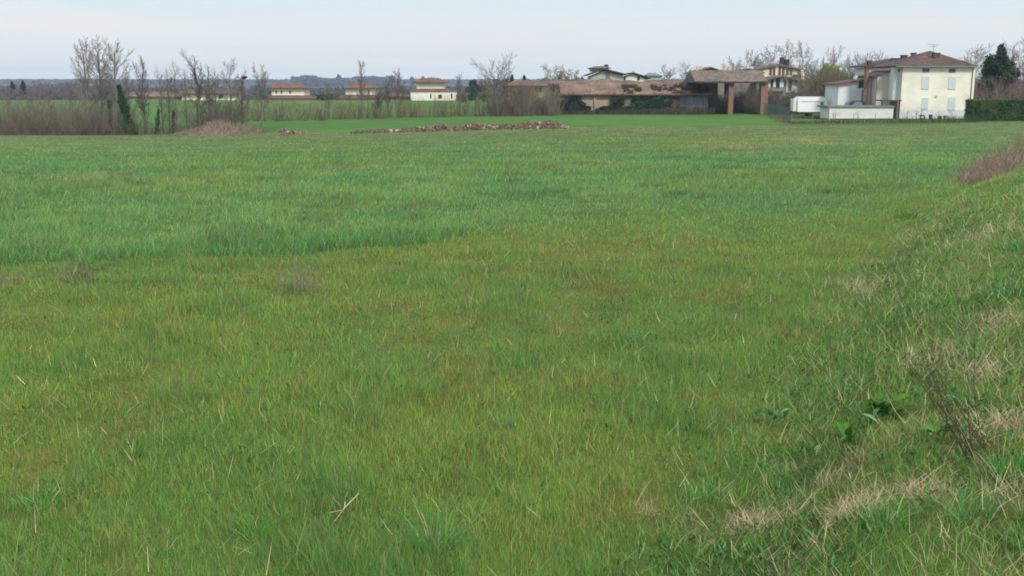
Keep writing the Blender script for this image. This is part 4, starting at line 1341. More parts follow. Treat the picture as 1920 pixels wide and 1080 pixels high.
# low annex with red roof edge
Ya = 143
ax = root('white_annex', 1594, Ya + 3, 'low white annex with a red edged roof rising to the right')
xa, xb = X(1572, Ya, 170), X(1619, Ya, 170)
MB().prism([(xa, zb), (xb, zb), (xb, Z(150, Ya)), (xa, Z(158.5, Ya))], Ya, Ya + 6).build('wall', M['white'], ax)
MB().prism([(xa - .55, Z(159.5, Ya)), (xb, Z(151, Ya)), (xb, Z(148, Ya)), (xa - .55, Z(156.5, Ya))], Ya - .5, Ya + 6.4).build('roof', M['tile_red'], ax)
mb = MB(); mb.box(X(1609, Ya), X(1618, Ya), Ya - .06, Ya - .002, Z(165, Ya), Z(153, Ya)); mb.build('window', M['glass'], ax)
MB().box(X(1608.8, Ya), X(1618, Ya), Ya + 1.5, Ya + 2.3, Z(149, Ya), Z(142, Ya)).build('chimney', M['white'], ax)

# dark low lean-to / pergola between
Yp = 134.6
pg = root('timber_pergola', 1672, Yp, 'small timber pergola against the foot of the cream house', 'pergola')
mb = MB(); mb.box(X(1652, Yp), X(1689, Yp), Yp - .6, Yp + 1.8, Z(189.5, Yp), Z(187.5, Yp)); mb.build('roof', M['timber'], pg)
for u in (1655, 1676, 1688):
    MB().box(X(u, Yp) - .06, X(u, Yp) + .06, Yp - .1, Yp + .02, gz(X(u, Yp), Yp) - .1, Z(189.5, Yp) - .002).build('post', M['timber'], pg)
Yq = 136
MB().box(X(1676.5, Yq), X(1689, Yq), Yq + 1, Yq + 1.2, zb, Z(190, Yq)).build('back_wall', M['dark'], pg)

# low white shed
Ys = 133
sh = root('low_white_shed', 1607, Ys, 'long low white shed with a flat grey roof behind the wire fence', 'shed')
xa, xb = X(1556, Ys, 210), X(1675, Ys, 210)
z_b, z_t = Z(222.5, Ys), Z(201, Ys)
xl = X(1538, Ys + 3.2, 210)
mb = MB(); n0 = [(xa, Ys, z_b), (xb, Ys, z_b), (xb, Ys + 3.6, z_b), (xl, Ys + 3.2, z_b)]
mb.hexa(n0 + [(a, b, z_t) for a, b, _ in n0])
mb.build('wall', M['concrete'], sh)
mb = MB(); n1 = [(xa - .3, Ys - .2, z_t + .003), (xb + .08, Ys - .2, z_t + .003), (xb + .08, Ys + 3.9, z_t + .003), (xl - .4, Ys + 3.5, z_t + .003)]
mb.hexa(n1 + [(a, b, z_t + .2) for a, b, _ in n1]); mb.build('roof', M['slate'], sh)
mb = MB(); mb.hexa([(a + (.2 if i in (0, 3) else -.1), b + (.12 if i < 2 else -.2), gz(a, b) - .2) for i, (a, b, _) in enumerate(n0)] + [(a + (.2 if i in (0, 3) else -.1), b + (.12 if i < 2 else -.2), z_b - .003) for i, (a, b, _) in enumerate(n0)])
mb.build('shadow_gap', M['dark'], sh)  # dark block painting the shadow gap beneath the raised wall
MB().box(xa - .08, xa + .02, Ys - .12, Ys - .003, gz(xa, Ys) - .1, z_t).build('downpipe', M['concrete'], sh)

# parked grey-blue sheets / car shapes on the yard behind the shed
Yv = 139
ca = root('dark_parked_car', 1607, Yv, 'dark car roof and windows showing over the low white shed', 'car')
xa, xb = X(1583, Yv), X(1632, Yv)
zt = Z(189, Yv); zg = gz(xa, Yv)
mb = MB(); mb.prism([(xa, zg + .35), (xb, zg + .35), (xb, zg + 1.15), (xb - .35, zg + 1.2), (xb - .7, zt - .08), (xb - 1.0, zt), (xa + 1.4, zt), (xa + .9, zt - .2), (xa + .35, zg + 1.25), (xa, zg + 1.05)], Yv, Yv + 1.7)
mb.build('body', M['glass'], ca)
for xx in (xa + .7, xb - .7):
    MB().tube([(xx, Yv - .02, zg + .33), (xx, Yv + .2, zg + .33)], .32, 14).build('wheel', M['rubber'], ca)
mb = MB(); mb.prism([(xa + 1.0, zg + 1.3), (xb - .8, zg + 1.3), (xb - 1.1, zt - .12), (xa + 1.5, zt - .12)], Yv - .012, Yv - .002); mb.build('side_window', M['slate'], ca)

# caravan
Yk = 146
cv = root('white_caravan', 1520, Yk, 'white caravan with a sloping front parked left of the low shed', 'caravan')
xa, xb = X(1496, Yk, 195), X(1553, Yk, 195)
zg = gz(xa, Yk); z0, z1 = Z(210, Yk), Z(181.5, Yk)
Hc = z1 - z0
prof = [(xa, z0 + .06), (xa + .06, z0), (xb - .2, z0), (xb, z0 + .14), (xb - .02, z0 + Hc * .5), (xb - .5, z1 - .14), (xb - .72, z1), (xa + .3, z1), (xa + .1, z1 - .1), (xa, z1 - .4)]
MB().prism(prof, Yk, Yk + 2.1).build('body', M['caravan'], cv)
bl = MB(); zc = z0 + Hc * .66
bl.box(xa + .35, xb - .45, Yk - .02, Yk - .002, zc, zc + .09); bl.build('trim_strip', M['gutter'], cv)
MB().box(xb - 1.15, xb - 1.08, Yk - .02, Yk - .002, z0 + Hc * .25, z0 + Hc * .38).build('door_handle', M['gutter'], cv)
f_ = win(cv, 1538, 1545, 191, 199, Yk, M['caravan'], M['slate'], 'pane')
MB().prism([(xb - .49, z1 - .25), (xb - .07, z0 + Hc * .56), (xb - .05, z0 + Hc * .56), (xb - .47, z1 - .25)], Yk + .25, Yk + 1.85).build('front_window', M['slate'], cv)
MB().box(xa - .55, xa - .004, Yk + .3, Yk + 1.8, z0 + .1, z1 - .25).build('rear_annex', M['white'], cv)
MB().box(xa + .4, xb - .6, Yk + .3, Yk + 1.8, z0 - .18, z0 - .002).build('chassis', M['rubber'], cv)
for dy in (0, 1.75):
    MB().tube([((xa + xb) / 2 - .2, Yk + .12 + dy, zg + .34), ((xa + xb) / 2 - .2, Yk + .32 + dy, zg + .34)], .34, 16).build('wheel', M['rubber'], cv)
MB().tube([(xb - .1, Yk + 1.05, z0 - .05), (xb + .9, Yk + 1.05, z0 - .1)], .05).build('drawbar', M['gutter'], cv)

# --- long barn
Y = 160
bn = root('long_barn', 1180, Y + 4, 'long low ruined barn with a mottled red tile roof overgrown by ivy', 'barn')
xa, xb = X(1040, Y, 190), X(1328, Y, 190)
ze = Z(177, Y); zr = Z(150, Y + 5)
mb = MB()
xm = X(1275, Y, 190)
mb.box(xa, xm, Y, Y + 10, gz(xa, Y) - .5, ze); mb.build('wall', M['darkbrick'], bn)
MB().box(X(1090, Y, 190), X(1148, Y, 190), Y - .06, Y - .004, gz(xa, Y) + .5, ze - .1).build('plaster_wall', M['pinkwall'], bn)
MB().box(X(1166, Y, 190), X(1196, Y, 190), Y - .06, Y - .004, gz(xa, Y) + .2, ze - .5).build('plaster_wall', M['brownwall'], bn)
MB().box(xm + .002, xb, Y + .1, Y + 9.8, gz(xa, Y) - .5, ze - .05).build('sheet_metal_wall', M['corr'], bn)
rm = MB()
# roof with a gently sagging ridge built in bays
nb = 24
for i in range(nb):
    a = xa - .5 + (xb - xa + .9) * i / nb; b = xa - .5 + (xb - xa + .9) * (i + 1) / nb
    s_ = lambda x: .14 * math.sin(x * .55) + .10 * math.sin(x * 1.7 + 1) - .25 * smooth(xa + 20, xa + 26, x)
    e_ = lambda x: .05 * math.sin(x * .8 + 2)
    def ring(x): return [(x, Y - .6, ze - .1 + e_(x)), (x, Y - .6, ze + .12 + e_(x)), (x, Y + 5, zr + s_(x)), (x, Y + 10.6, ze + .1), (x, Y + 10.6, ze - .1)]
    A, B = ring(a), ring(b)
    for j in range(5):
        k = (j + 1) % 5
        rm.poly([A[j], B[j], B[k], A[k]])
    if i == 0: rm.poly(A)
    if i == nb - 1: rm.poly(B[::-1])
br_ = rm.build('roof', M['tile_old'], bn)
MB().box(xa - .5, xb + .3, Y - .72, Y - .61, ze - .2, ze - .02).build('eaves_board', M['dark'], br_)
for u in (1116, 1166, 1197, 1240):
    x_ = X(u, Y, 190); MB().box(x_ - .2, x_ + .2, Y - .3, Y - .07, gz(x_, Y) - .2, ze - .15).build('pillar', M['pinkwall'], bn)


def ivy(u0, u1, v0, v1, Y, n, label, dens=.5, col=(.028, .042, .026), dep=1.0, size=.11, name='ivy_growth', sd=1, top=False):
    x0, x1 = X(u0, Y, v0), X(u1, Y, v0)
    g = Vector(((x0 + x1) / 2, Y, gz((x0 + x1) / 2, Y)))
    zt = Z(v0, Y); zb_ = g.z if v1 is None else Z(v1, Y)
    x = RN.uniform(x0, x1, n * 2); z = RN.uniform(zb_, zt, n * 2)
    q = fbm(x, z, .8, sd, 3) + .35 * (1 - (z - zb_) / (zt - zb_)) - .25 * np.abs((x - g.x) / (x1 - x0) * 2) ** 3
    k = q > dens
    x, z = x[k], z[k]
    y = Y - np.abs(RN.normal(0, .35, len(x))) * dep * (1.3 - (z - zb_) / (zt - zb_))
    P = np.stack([x, y, z], 1)
    cc = lerp(C(*col), C(*[c * 2.0 for c in col]), smooth(.45, .7, fbm(x, z, 1.5, sd + 5, 2)))
    return tag(leaf_cloud(name, P, size, cc, None, 'leaf', org=g), label, 'ivy', 'ivy on the barn').__setattr__('location', g)


ivy(1026, 1100, 176, None, 159.7, 5200, 'dark ivy mass smothering the left corner of the barn', .45, sd=1)
ivy(1146, 1172, 178, None, 159.6, 3400, 'dark ivy column between the two patches of bare plaster', .4, sd=2)
ivy(1185, 1262, 178, None, 159.7, 5600, 'wide dark ivy hanging over the right half of the barn wall', .45, sd=3, col=(.02, .05, .026))
ivy(1080, 1200, 199, None, 159.3, 4200, 'low dark ivy along the foot of the barn wall', .42, sd=4)
ivy(1255, 1340, 200, None, 159.2, 3000, 'brown undergrowth at the foot of the sheet metal wall', .45, sd=5, col=(.06, .05, .035))
# ivy over the roof edge
for (u0, u1, v0, v1, lab, sd, cc) in [(1170, 1205, 165, 178, 'olive creeper patch on the lower roof of the barn', 6, (.07, .065, .03)), (1225, 1330, 156, 178, 'dark creeper over the right end of the barn roof', 7, (.06, .055, .03)),
                                      (1030, 1050, 152, 180, 'brown creeper over the left end of the barn roof', 8, (.07, .06, .04))]:
    n = 2200 if u1 - u0 < 60 else 5200; Y_ = 159.4
    x = RN.uniform(X(u0, Y_), X(u1, Y_), n); t_ = RN.uniform(0, 1, n)
    zt, zl = Z(v0, Y_ + 3), ze
    y = Y_ + t_ * 3.2; z = zl + (zr - zl) * (y - Y_) / 5.6 + .12
    k = fbm(x, y, 1.0, sd, 3) > (.50 if u1 - u0 > 60 else .42)
    g = Vector((float(x.mean()), Y_, zl))
    P = np.stack([x, y, z + np.abs(RN.normal(0, .1, n))], 1)[k]
    o = tag(leaf_cloud('roof_creeper', P, .13, cc, None, 'leaf', org=g), lab, 'creeper', 'creepers on the barn roof'); o.location = g
brush('dry_brush', [tuple(ground(880, 152)), tuple(ground(960, 151)), tuple(ground(1050, 153))], 260, .8, 1.6, 1.0, (.13, .105, .085), 'grey dead brush at the left foot of the barn', 'dry brush', .02)

brush('dry_brush', [tuple(ground(1030, 157.5)), tuple(ground(1180, 157)), tuple(ground(1330, 157))], 900, .9, 1.5, .5, (.085, .07, .055), 'dark dead brush along the whole foot of the long barn', 'dry brush', .022)
# --- brick portico (open hay shed)
Y = 157
pt = root('open_hay_shed', 1368, Y + 3, 'open hay shed, broad grey brown tile roof on tall red brick pillars', 'shed')
xa, xb = X(1302, Y, 150), X(1438.5, Y, 150)
zg = gz(xa, Y); ze = Z(154.5, Y); zr = Z(132, Y + 4.5)
rm = MB(); rm.prismx([(Y - .5, ze), (Y + 9.5, ze), (Y + 9.5, ze + .2), (Y + 4.5, zr), (Y - .5, ze + .2)][::-1], xa, xb)
pr = rm.build('roof', M['tile_grey'], pt)
MB().box(xa + .1, xb - .05, Y - .62, Y - .51, ze - .12, ze + .1).build('eaves_board', M['dark'], pr)
for (u0, u1, yy) in [(1366.5, 1375.5, Y), (1427, 1440, Y - .2), (1425, 1433, Y + 8), (1367, 1373, Y + 8), (1304, 1311, Y + 8)]:
    MB().box(X(u0, yy, 180), X(u1, yy, 180), yy, yy + .9, zg - .3, ze - .002).build('pillar', M['brick'], pt)
MB().box(X(1303, Y, 180), X(1364, Y, 180), Y + 7.5, Y + 7.9, zg - .3, ze - .05).build('back_wall', M['brownwall'], pt)

# roofs right behind the portico
Yh = 185
h2 = root('rear_farmhouse', 1345, Yh + 4, 'farmhouse whose brown gable tops and chimneys peek over the hay shed roof')
for (u0, u1, up, vp, ve) in [(1297, 1362, 1330, 125, 136), (1362, 1432, 1400, 128, 136)]:
    xa, xb, xp = X(u0, Yh), X(u1, Yh), X(up, Yh)
    MB().prism([(xa + .4, gz(xa, Yh) - .5), (xb - .4, gz(xa, Yh) - .5), (xb - .4, Z(ve, Yh) - .2), (xp, Z(vp, Yh) - .3), (xa + .4, Z(ve, Yh) - .2)], Yh, Yh + 9).build('wall', M['brownwall'], h2)
    zz = Z(ve, Yh); zp_ = Z(vp, Yh)
    MB().prism([(xa, zz - .15), (xp, zp_ - .2), (xb, zz - .15), (xb, zz + .02), (xp, zp_), (xa, zz + .02)], Yh - .5, Yh + 9.5).build('roof', M['tile_grey'], h2)
for u in (1309, 1315, 1361, 1369, 1409):
    c = at(u, 124, Yh + 2); MB().box(c.x - .3, c.x + .3, c.y, c.y + .6, c.z - 1.6, c.z).build('chimney', M['stone'], h2)

# --- timbered house pair
Yt = 190
th = root('timbered_house', 1452, Yt + 5, 'tall cream house with a wide low gable and brown timber panels')
xa, xb, xp = X(1408, Yt), X(1506, Yt), X(1457, Yt)
zb2 = gz(xa, Yt) - .5
za, zq = Z(131, Yt), Z(119.5, Yt)
MB().prism([(xa + .6, zb2), (xb - .6, zb2), (xb - .6, za - .3), (xp, zq - .3), (xa + .6, za - .3)], Yt, Yt + 10).build('wall', M['cream2'], th)
MB().prism([(xa - .3, za - .3), (xp, zq - .28), (xb + .3, za - .3), (xb + .3, za), (xp, zq), (xa - .3, za)], Yt - .5, Yt + 10.5).build('roof', M['tile_grey'], th)
for u in (1443, 1449.5, 1460, 1467, 1474.5, 1481):
    xx = X(u, Yt); zt_ = zq - abs(xx - xp) / (xb - xp) * (zq - za) - .45
    MB().box(xx - .22, xx + .22, Yt - .08, Yt - .003, Z(141, Yt), zt_).build('timber_panel', M['timber'], th)
MB().box(X(1484, Yt), X(1500, Yt), Yt - 1.0, Yt - .2, Z(152, Yt), Z(140, Yt)).build('balcony', M['timber'], th)
MB().box(X(1497, Yt), X(1502, Yt), Yt - 1.15, Yt - .4, zb2, Z(131, Yt)).build('corner_pillar', M['cream2'], th)
for (u, v) in ((1467.5, 107), (1476.5, 111)):
    c = at(u, v, Yt + 3); MB().box(c.x - .36, c.x + .36, c.y, c.y + .8, c.z - 2, c.z).build('chimney', M['dark'], th)
Yu = 182
tl = root('balconied_house', 1455, Yu + 3, 'lower white gabled house with brown timber balconies, in front of the timbered one')
xa, xb, xp = X(1420, Yu), X(1505, Yu), X(1464, Yu)
zb2 = gz(xa, Yu) - .5; za, zq = Z(152, Yu), Z(141, Yu)
MB().prism([(xa + .4, zb2), (xb - .4, zb2), (xb - .4, za - .3), (xp, zq - .3), (xa + .4, za - .3)], Yu, Yu + 7).build('wall', M['white'], tl)
MB().prism([(xa - .4, za - .3), (xp, zq - .28), (xb + .4, za - .3), (xb + .4, za), (xp, zq), (xa - .4, za)], Yu - .9, Yu + 7.3).build('roof', M['tile_grey'], tl)
for (u0, u1, v0, v1) in [(1446, 1449.5, 148, 163), (1456, 1462, 145, 164), (1471, 1474, 150, 162), (1480, 1484, 152, 168), (1446, 1449, 181, 188), (1454, 1461, 180, 192), (1466, 1470, 181, 190), (1484, 1490, 172, 185)]:
    win(tl, u0, u1, v0, v1, Yu, M['timber'], M['glass'], 'pane')
for (u0, u1, v0, v1) in [(1439, 1470, 164.5, 171), (1470, 1500, 174, 181), (1439, 1475, 190, 196)]:
    b = MB(); xs0, xs1 = X(u0, Yu), X(u1, Yu)
    b.box(xs0, xs1, Yu - 1.2, Yu - .1, Z(v1, Yu) - .12, Z(v1, Yu))
    ns = int((xs1 - xs0) / .18)
    for i in range(ns + 1):
        xx = xs0 + (xs1 - xs0) * i / ns; b.box(xx - .055, xx + .055, Yu - 1.2, Yu - 1.16, Z(v1, Yu) + .002, Z(v0, Yu))
    b.box(xs0, xs1, Yu - 1.24, Yu - 1.21, Z(v0, Yu) - .05, Z(v0, Yu) + .05)
    b.build('balcony', M['timber'], tl)
MB().box(X(1489, Yu), X(1512, Yu), Yu + .5, Yu + 5, zb2, Z(160, Yu)).build('side_block', M['pinkwall'], tl)
sb = root('small_outbuilding', 1521, 175, 'small pale outbuilding with a dark roof behind the caravan', 'outbuilding')
MB().box(X(1514, 175), X(1529, 175), 175, 178, gz(50, 175) - .3, Z(172, 175)).build('wall', M['concrete'], sb)
MB().box(X(1512, 175), X(1530, 175), 174.6, 178.3, Z(172, 175) + .002, Z(170, 175)).build('roof', M['dark'], sb)

# --- house behind the barn
Yg = 205
hb = root('grey_gabled_house', 1138, Yg + 5, 'grey house with dark stepped gables rising behind the long barn')
zb3 = gz(20, Yg) - .5
xa, xb, xp = X(1103, Yg), X(1172, Yg), X(1131, Yg)
MB().prism([(xa + .5, zb3), (xb - .3, zb3), (xb - .3, Z(140, Yg) - .3), (xp, Z(130, Yg) - .3), (xa + .5, Z(140, Yg) - .3)], Yg, Yg + 9).build('wall', M['greywall'], hb)
MB().prism([(xa - .2, Z(142, Yg)), (xp, Z(130.8, Yg)), (xb, Z(141, Yg)), (xb, Z(138.5, Yg)), (xp, Z(128.2, Yg)), (xa - .2, Z(139.5, Yg))], Yg - .8, Yg + 9.4).build('roof', M['dark'], hb)
MB().box(X(1111, Yg), X(1143, Yg), Yg + 3, Yg + 9, Z(133, Yg), Z(128, Yg)).build('upper_wall', M['greywall'], hb)
r2 = MB().hip(X(1107, Yg), X(1147, Yg), Yg + 2.2, Yg + 9.8, Z(128, Yg) + .02, X(1120, Yg), X(1134, Yg), Yg + 6, Yg + 6, Z(122.5, Yg), .12).build('upper_roof', M['tile_grey'], hb)
c = at(1137, 121, Yg + 5); MB().box(c.x - .4, c.x + .4, c.y, c.y + .7, c.z - 1.2, c.z).build('chimney', M['dark'], hb)
win(hb, 1136, 1143, 134, 148, Yg, M['timber'], M['slate'], 'pane')
hc = root('cream_gabled_house', 1190, Yg + 7, 'small cream house with a dark gable right of the grey one behind the barn')
Yi = Yg + 2
xa, xb, xp = X(1171, Yi), X(1216, Yi), X(1186, Yi)
MB().prism([(xa + .2, zb3), (xb - .4, zb3), (xb - .4, Z(147, Yi) - .2), (xp, Z(136.5, Yi) - .3), (xa + .2, Z(141, Yi) - .2)], Yi, Yi + 8).build('wall', M['cream'], hc)
MB().prism([(xa - .1, Z(141.5, Yi)), (xp, Z(138, Yi)), (xb + .3, Z(148, Yi)), (xb + .3, Z(145.5, Yi)), (xp, Z(135.5, Yi)), (xa - .1, Z(139, Yi))], Yi - .6, Yi + 8.4).build('roof', M['dark'], hc)
win(hc, 1195.5, 1199, 142, 150, Yi, M['timber'], M['glass'], 'pane')
c = at(1187.5, 132, Yi + 3); MB().box(c.x - .2, c.x + .2, c.y, c.y + .4, c.z - 1, c.z).build('chimney', M['stone'], hc)
hd = root('dark_roofed_outbuilding', 1226, 232, 'dark flat topped outbuilding on the skyline right of the cream gable', 'outbuilding')
MB().box(X(1214, 230), X(1240, 230), 230, 236, gz(30, 230) - .3, Z(143, 230)).build('wall', M['greywall'], hd)
MB().hip(X(1213, 230), X(1241, 230), 229.6, 236.4, Z(143, 230) + .01, X(1219, 230), X(1228, 230), 233, 233, Z(136, 230), .2).build('roof', M['slate'], hd)


# --- villas beyond the far meadow
def villa(u0, u1, v_eave, v_wall, ridge, v_ridge, Yv, low, label, wallm, lowwall=None, wins=(), dep=10, name='red_roofed_villa'):
    t = root(name, (u0 + u1) / 2, Yv + 5, label, 'house', 'red roofed villas')
    zb_ = gz(X(u0, Yv), Yv) - 1.5
    xa, xb = X(u0, Yv), X(u1, Yv)
    MB().box(xa, xb, Yv, Yv + dep, zb_, Z(v_eave, Yv)).build('wall', M[wallm], t)
    ra, rb = X(ridge[0], Yv + dep / 2), X(ridge[1], Yv + dep / 2)
    o = 1.1
    r_ = MB().hip(xa - o, xb + o, Yv - o, Yv + dep + o, Z(v_eave, Yv) + .003, ra, rb, Yv + dep / 2, Yv + dep / 2, Z(v_ridge, Yv + dep / 2), .2).build('roof', M['tile_red'], t)
    MB().box(xa - o, xb + o, Yv - o - .14, Yv - o - .003, Z(v_eave, Yv) - .1, Z(v_eave, Yv) + .12).build('gutter', M['dark'], r_)
    c = at(ridge[0] + 3, v_ridge - 3, Yv + dep / 2); MB().box(c.x - .4, c.x + .4, c.y - .4, c.y + .4, c.z - 1.4, c.z).build('chimney', M['brick'], r_)
    if low:
        lu0, lu1, lve, lvr = low
        Yl = Yv - 3.2
        mb = MB()
        a, b, ze_, zr_ = X(lu0, Yl), X(lu1, Yl), Z(lve, Yl), Z(lvr, Yv)
        mb.hexa([(a, Yl, ze_), (b, Yl, ze_), (b, Yv + 4, ze_), (a, Yv + 4, ze_), (xa - 1.2, Yv - .01, zr_), (xb + 1.2, Yv - .01, zr_), (xb + 1.2, Yv + 3, zr_), (xa - 1.2, Yv + 3, zr_)])
        mb.build('porch_roof', M['tile_red'], t)
        MB().box(a + .3, b - .3, Yl + .2, Yl + 2, zb_, ze_ - .003).build('porch_wall', M[lowwall or 'darkbrick'], t)
        for (p, q, r0, r1) in (wins if lowwall else ()):
            win(t, p, q, r0, r1, Yl + .2, M['timber'], M['glass'], 'pane', fw=.1)
    for (p, q, r0, r1) in (() if lowwall else wins):
        win(t, p, q, r0, r1, Yv, M['timber'], M['glass'], 'pane', fw=.1)
    return t


villa(509, 570, 166, 180, (522, 556), 155, 350, (490, 592, 184.5, 178.5), 'leftmost two storey villa, broad porch roof below a cream upper floor', 'brightcream', wins=((517, 518.6, 170, 175), (527, 528.6, 170, 175), (543, 545, 170, 175)))
villa(648, 703, 166, 180, (660, 692), 156, 350, (628, 712, 184.5, 177.5), 'middle villa, partly hidden by a slender bare tree', 'brightcream', wins=((675, 677.5, 170, 176), (690, 692, 170, 176)))
villa(781, 832, 155.5, 168, (790, 822), 146, 330, (768, 858, 172.5, 166), 'two tiered villa with pale lower walls, the largest of the far villas', 'brightcream', 'cream', wins=((822, 828, 178, 184), (846, 848, 176, 184), (807, 808.5, 177, 184)))
t = villa(340, 440, 176, 187, (352, 430), 167, 352, None, 'low wide villa half hidden behind the thickest ditch tree', 'brightcream', wins=((372, 376, 179, 184), (390, 394, 179, 184), (410, 418, 178, 184)))
# long low red roof left of the poplars' right side, and the shed roof left of the two tiered villa
for (nm, u0, u1, ve, vr, Yv, lab, wm) in [('low_farm_building', 222, 334, 182, 172, 352, 'long low farm roof behind the knotty tree at the left', 'pinkwall'), ('low_red_roofed_shed', 716, 768, 181.5, 174, 352, 'low red roofed shed between the middle and the two tiered villa', 'darkbrick')]:
    t = root(nm, (u0 + u1) / 2, Yv + 4, lab, 'shed' if 'shed' in nm else 'farm building')
    xa, xb = X(u0, Yv), X(u1, Yv)
    MB().box(xa + .5, xb - .5, Yv, Yv + 8, gz(xa, Yv) - 1.5, Z(ve, Yv)).build('wall', M[wm], t)
    MB().hip(xa - .5, xb + .5, Yv - .8, Yv + 8.8, Z(ve, Yv) + .003, xa + 3.5, xb - 3.5, Yv + 4, Yv + 4, Z(vr, Yv + 4), .25).build('roof', M['tile_red' if 'shed' in nm else 'tile_old'], t)
# tiny pale house in the distance
for (u0, u1, v0, v1, Yv, lab) in [(609, 624, 166, 173, 620, 'tiny far white house above the dark round shrub')]:
    t = root('distant_house', (u0 + u1) / 2, Yv, lab, 'house', 'distant pale houses')
    xa, xb = X(u0, Yv), X(u1, Yv)
    MB().box(xa, xb, Yv, Yv + 8, gz(xa, Yv) - 2, Z(v0, Yv)).build('wall', M['cream'], t)
    MB().hip(xa - .4, xb + .4, Yv - .4, Yv + 8.4, Z(v0, Yv) + .01, xa + 1, xb - 1, Yv + 4, Yv + 4, Z(v0 - 2, Yv), .2).build('roof', M['tile_red'], t)

# yellow bungalow
Yy = 222
yh = root('yellow_bungalow', 988, Yy + 5, 'yellow bungalow with a low mauve brown hipped roof left of the barn')
xa, xb = X(953, Yy), X(1022, Yy)
MB().box(xa, xb, Yy, Yy + 10, gz(xa, Yy) - .5, Z(162, Yy)).build('wall', M['yellow'], yh)
yr = MB().hip(X(944, Yy), X(1030, Yy), Yy - 1.2, Yy + 11, Z(162, Yy) + .003, X(966, Yy), X(1008, Yy), Yy + 5, Yy + 5, Z(150, Yy + 5), .2).build('roof', M['tile_old'], yh)
MB().box(X(944, Yy), X(1030, Yy), Yy - 1.35, Yy - 1.203, Z(162, Yy) - .1, Z(162, Yy) + .1).build('gutter', M['dark'], yr)
MB().box(X(945, Yy), X(952, Yy), Yy, Yy + 2, gz(xa, Yy), Z(162, Yy)).build('porch', M['dark'], yh)
for (p, q) in ((1004, 1007), (1012, 1015)):
    win(yh, p, q, 165, 171, Yy, M['timber'], M['glass'], 'pane', fw=.08)

# --- fences
def fence(pts, h, sp, label, panel=True, name='mesh_fence', pr=.03, cols='mesh', pcol='gutter'):
    g = Vector(pts[0]); g.z = gz(g.x, g.y)
    t = thing(name, g, label, 'fence')
    wires = MB()
    for a, b in zip(pts[:-1], pts[1:]):
        a, b = Vector((*a[:2], 0)), Vector((*b[:2], 0)); n = max(1, round((b - a).length / sp))
        for i in range(n):
            p, q = a + (b - a) * i / n, a + (b - a) * (i + 1) / n
            p.z, q.z = gz(p.x, p.y), gz(q.x, q.y)
            m = MB(); m.tube([(p.x, p.y, p.z - .1), (p.x, p.y, p.z + h + .05)], pr, 6); m.build('post', M[pcol], t)
            for k in ((.1, .5, 1.0) if not panel else (1.0, .5, .05)):
                wires.tube([(p.x, p.y, p.z + h * k), (q.x, q.y, q.z + h * k)], .008, 4)
            if panel:
                L_ = (q - p).length; nn = int(L_ / .3)
                for j in range(nn):
                    c = p + (q - p) * (j / nn); wires.tube([(c.x, c.y, c.z + .04), (c.x, c.y, c.z + h)], .012, 3)
                for j in range(9):
                    wires.tube([(p.x, p.y, p.z + .05 + h * j / 9), (q.x, q.y, q.z + .05 + h * j / 9)], .011, 3)
    wires.build('netting' if panel else 'wires', M[cols], t)
    return t


p1, p2, p3 = ground(1432, 156), ground(1455, 138), ground(1482, 117)
fence([p1, p2, p3], 1.7, 2.6, 'dark green netting fence running in from the hay shed to the field corner')
fence([ground(1483, 117), ground(1600, 118), ground(1720, 120)], 1.15, 2.4, 'thin wire fence along the field in front of the white shed', False, 'wire_fence', .03, 'gutter')
brush('fence_weeds', [tuple(ground(1440, 146)), tuple(ground(1460, 132)), tuple(ground(1484, 116))], 320, .4, .9, .5, (.20, .16, .10), 'tan dead weeds along the green netting fence', 'dry weeds', .014)
brush('fence_weeds', [tuple(ground(1484, 117)), tuple(ground(1600, 118)), tuple(ground(1740, 120)), tuple(ground(1850, 124))], 1100, .6, 1.1, .6, (.07, .095, .04), 'mixed rank weeds along the wire fence', 'dry weeds', .014)

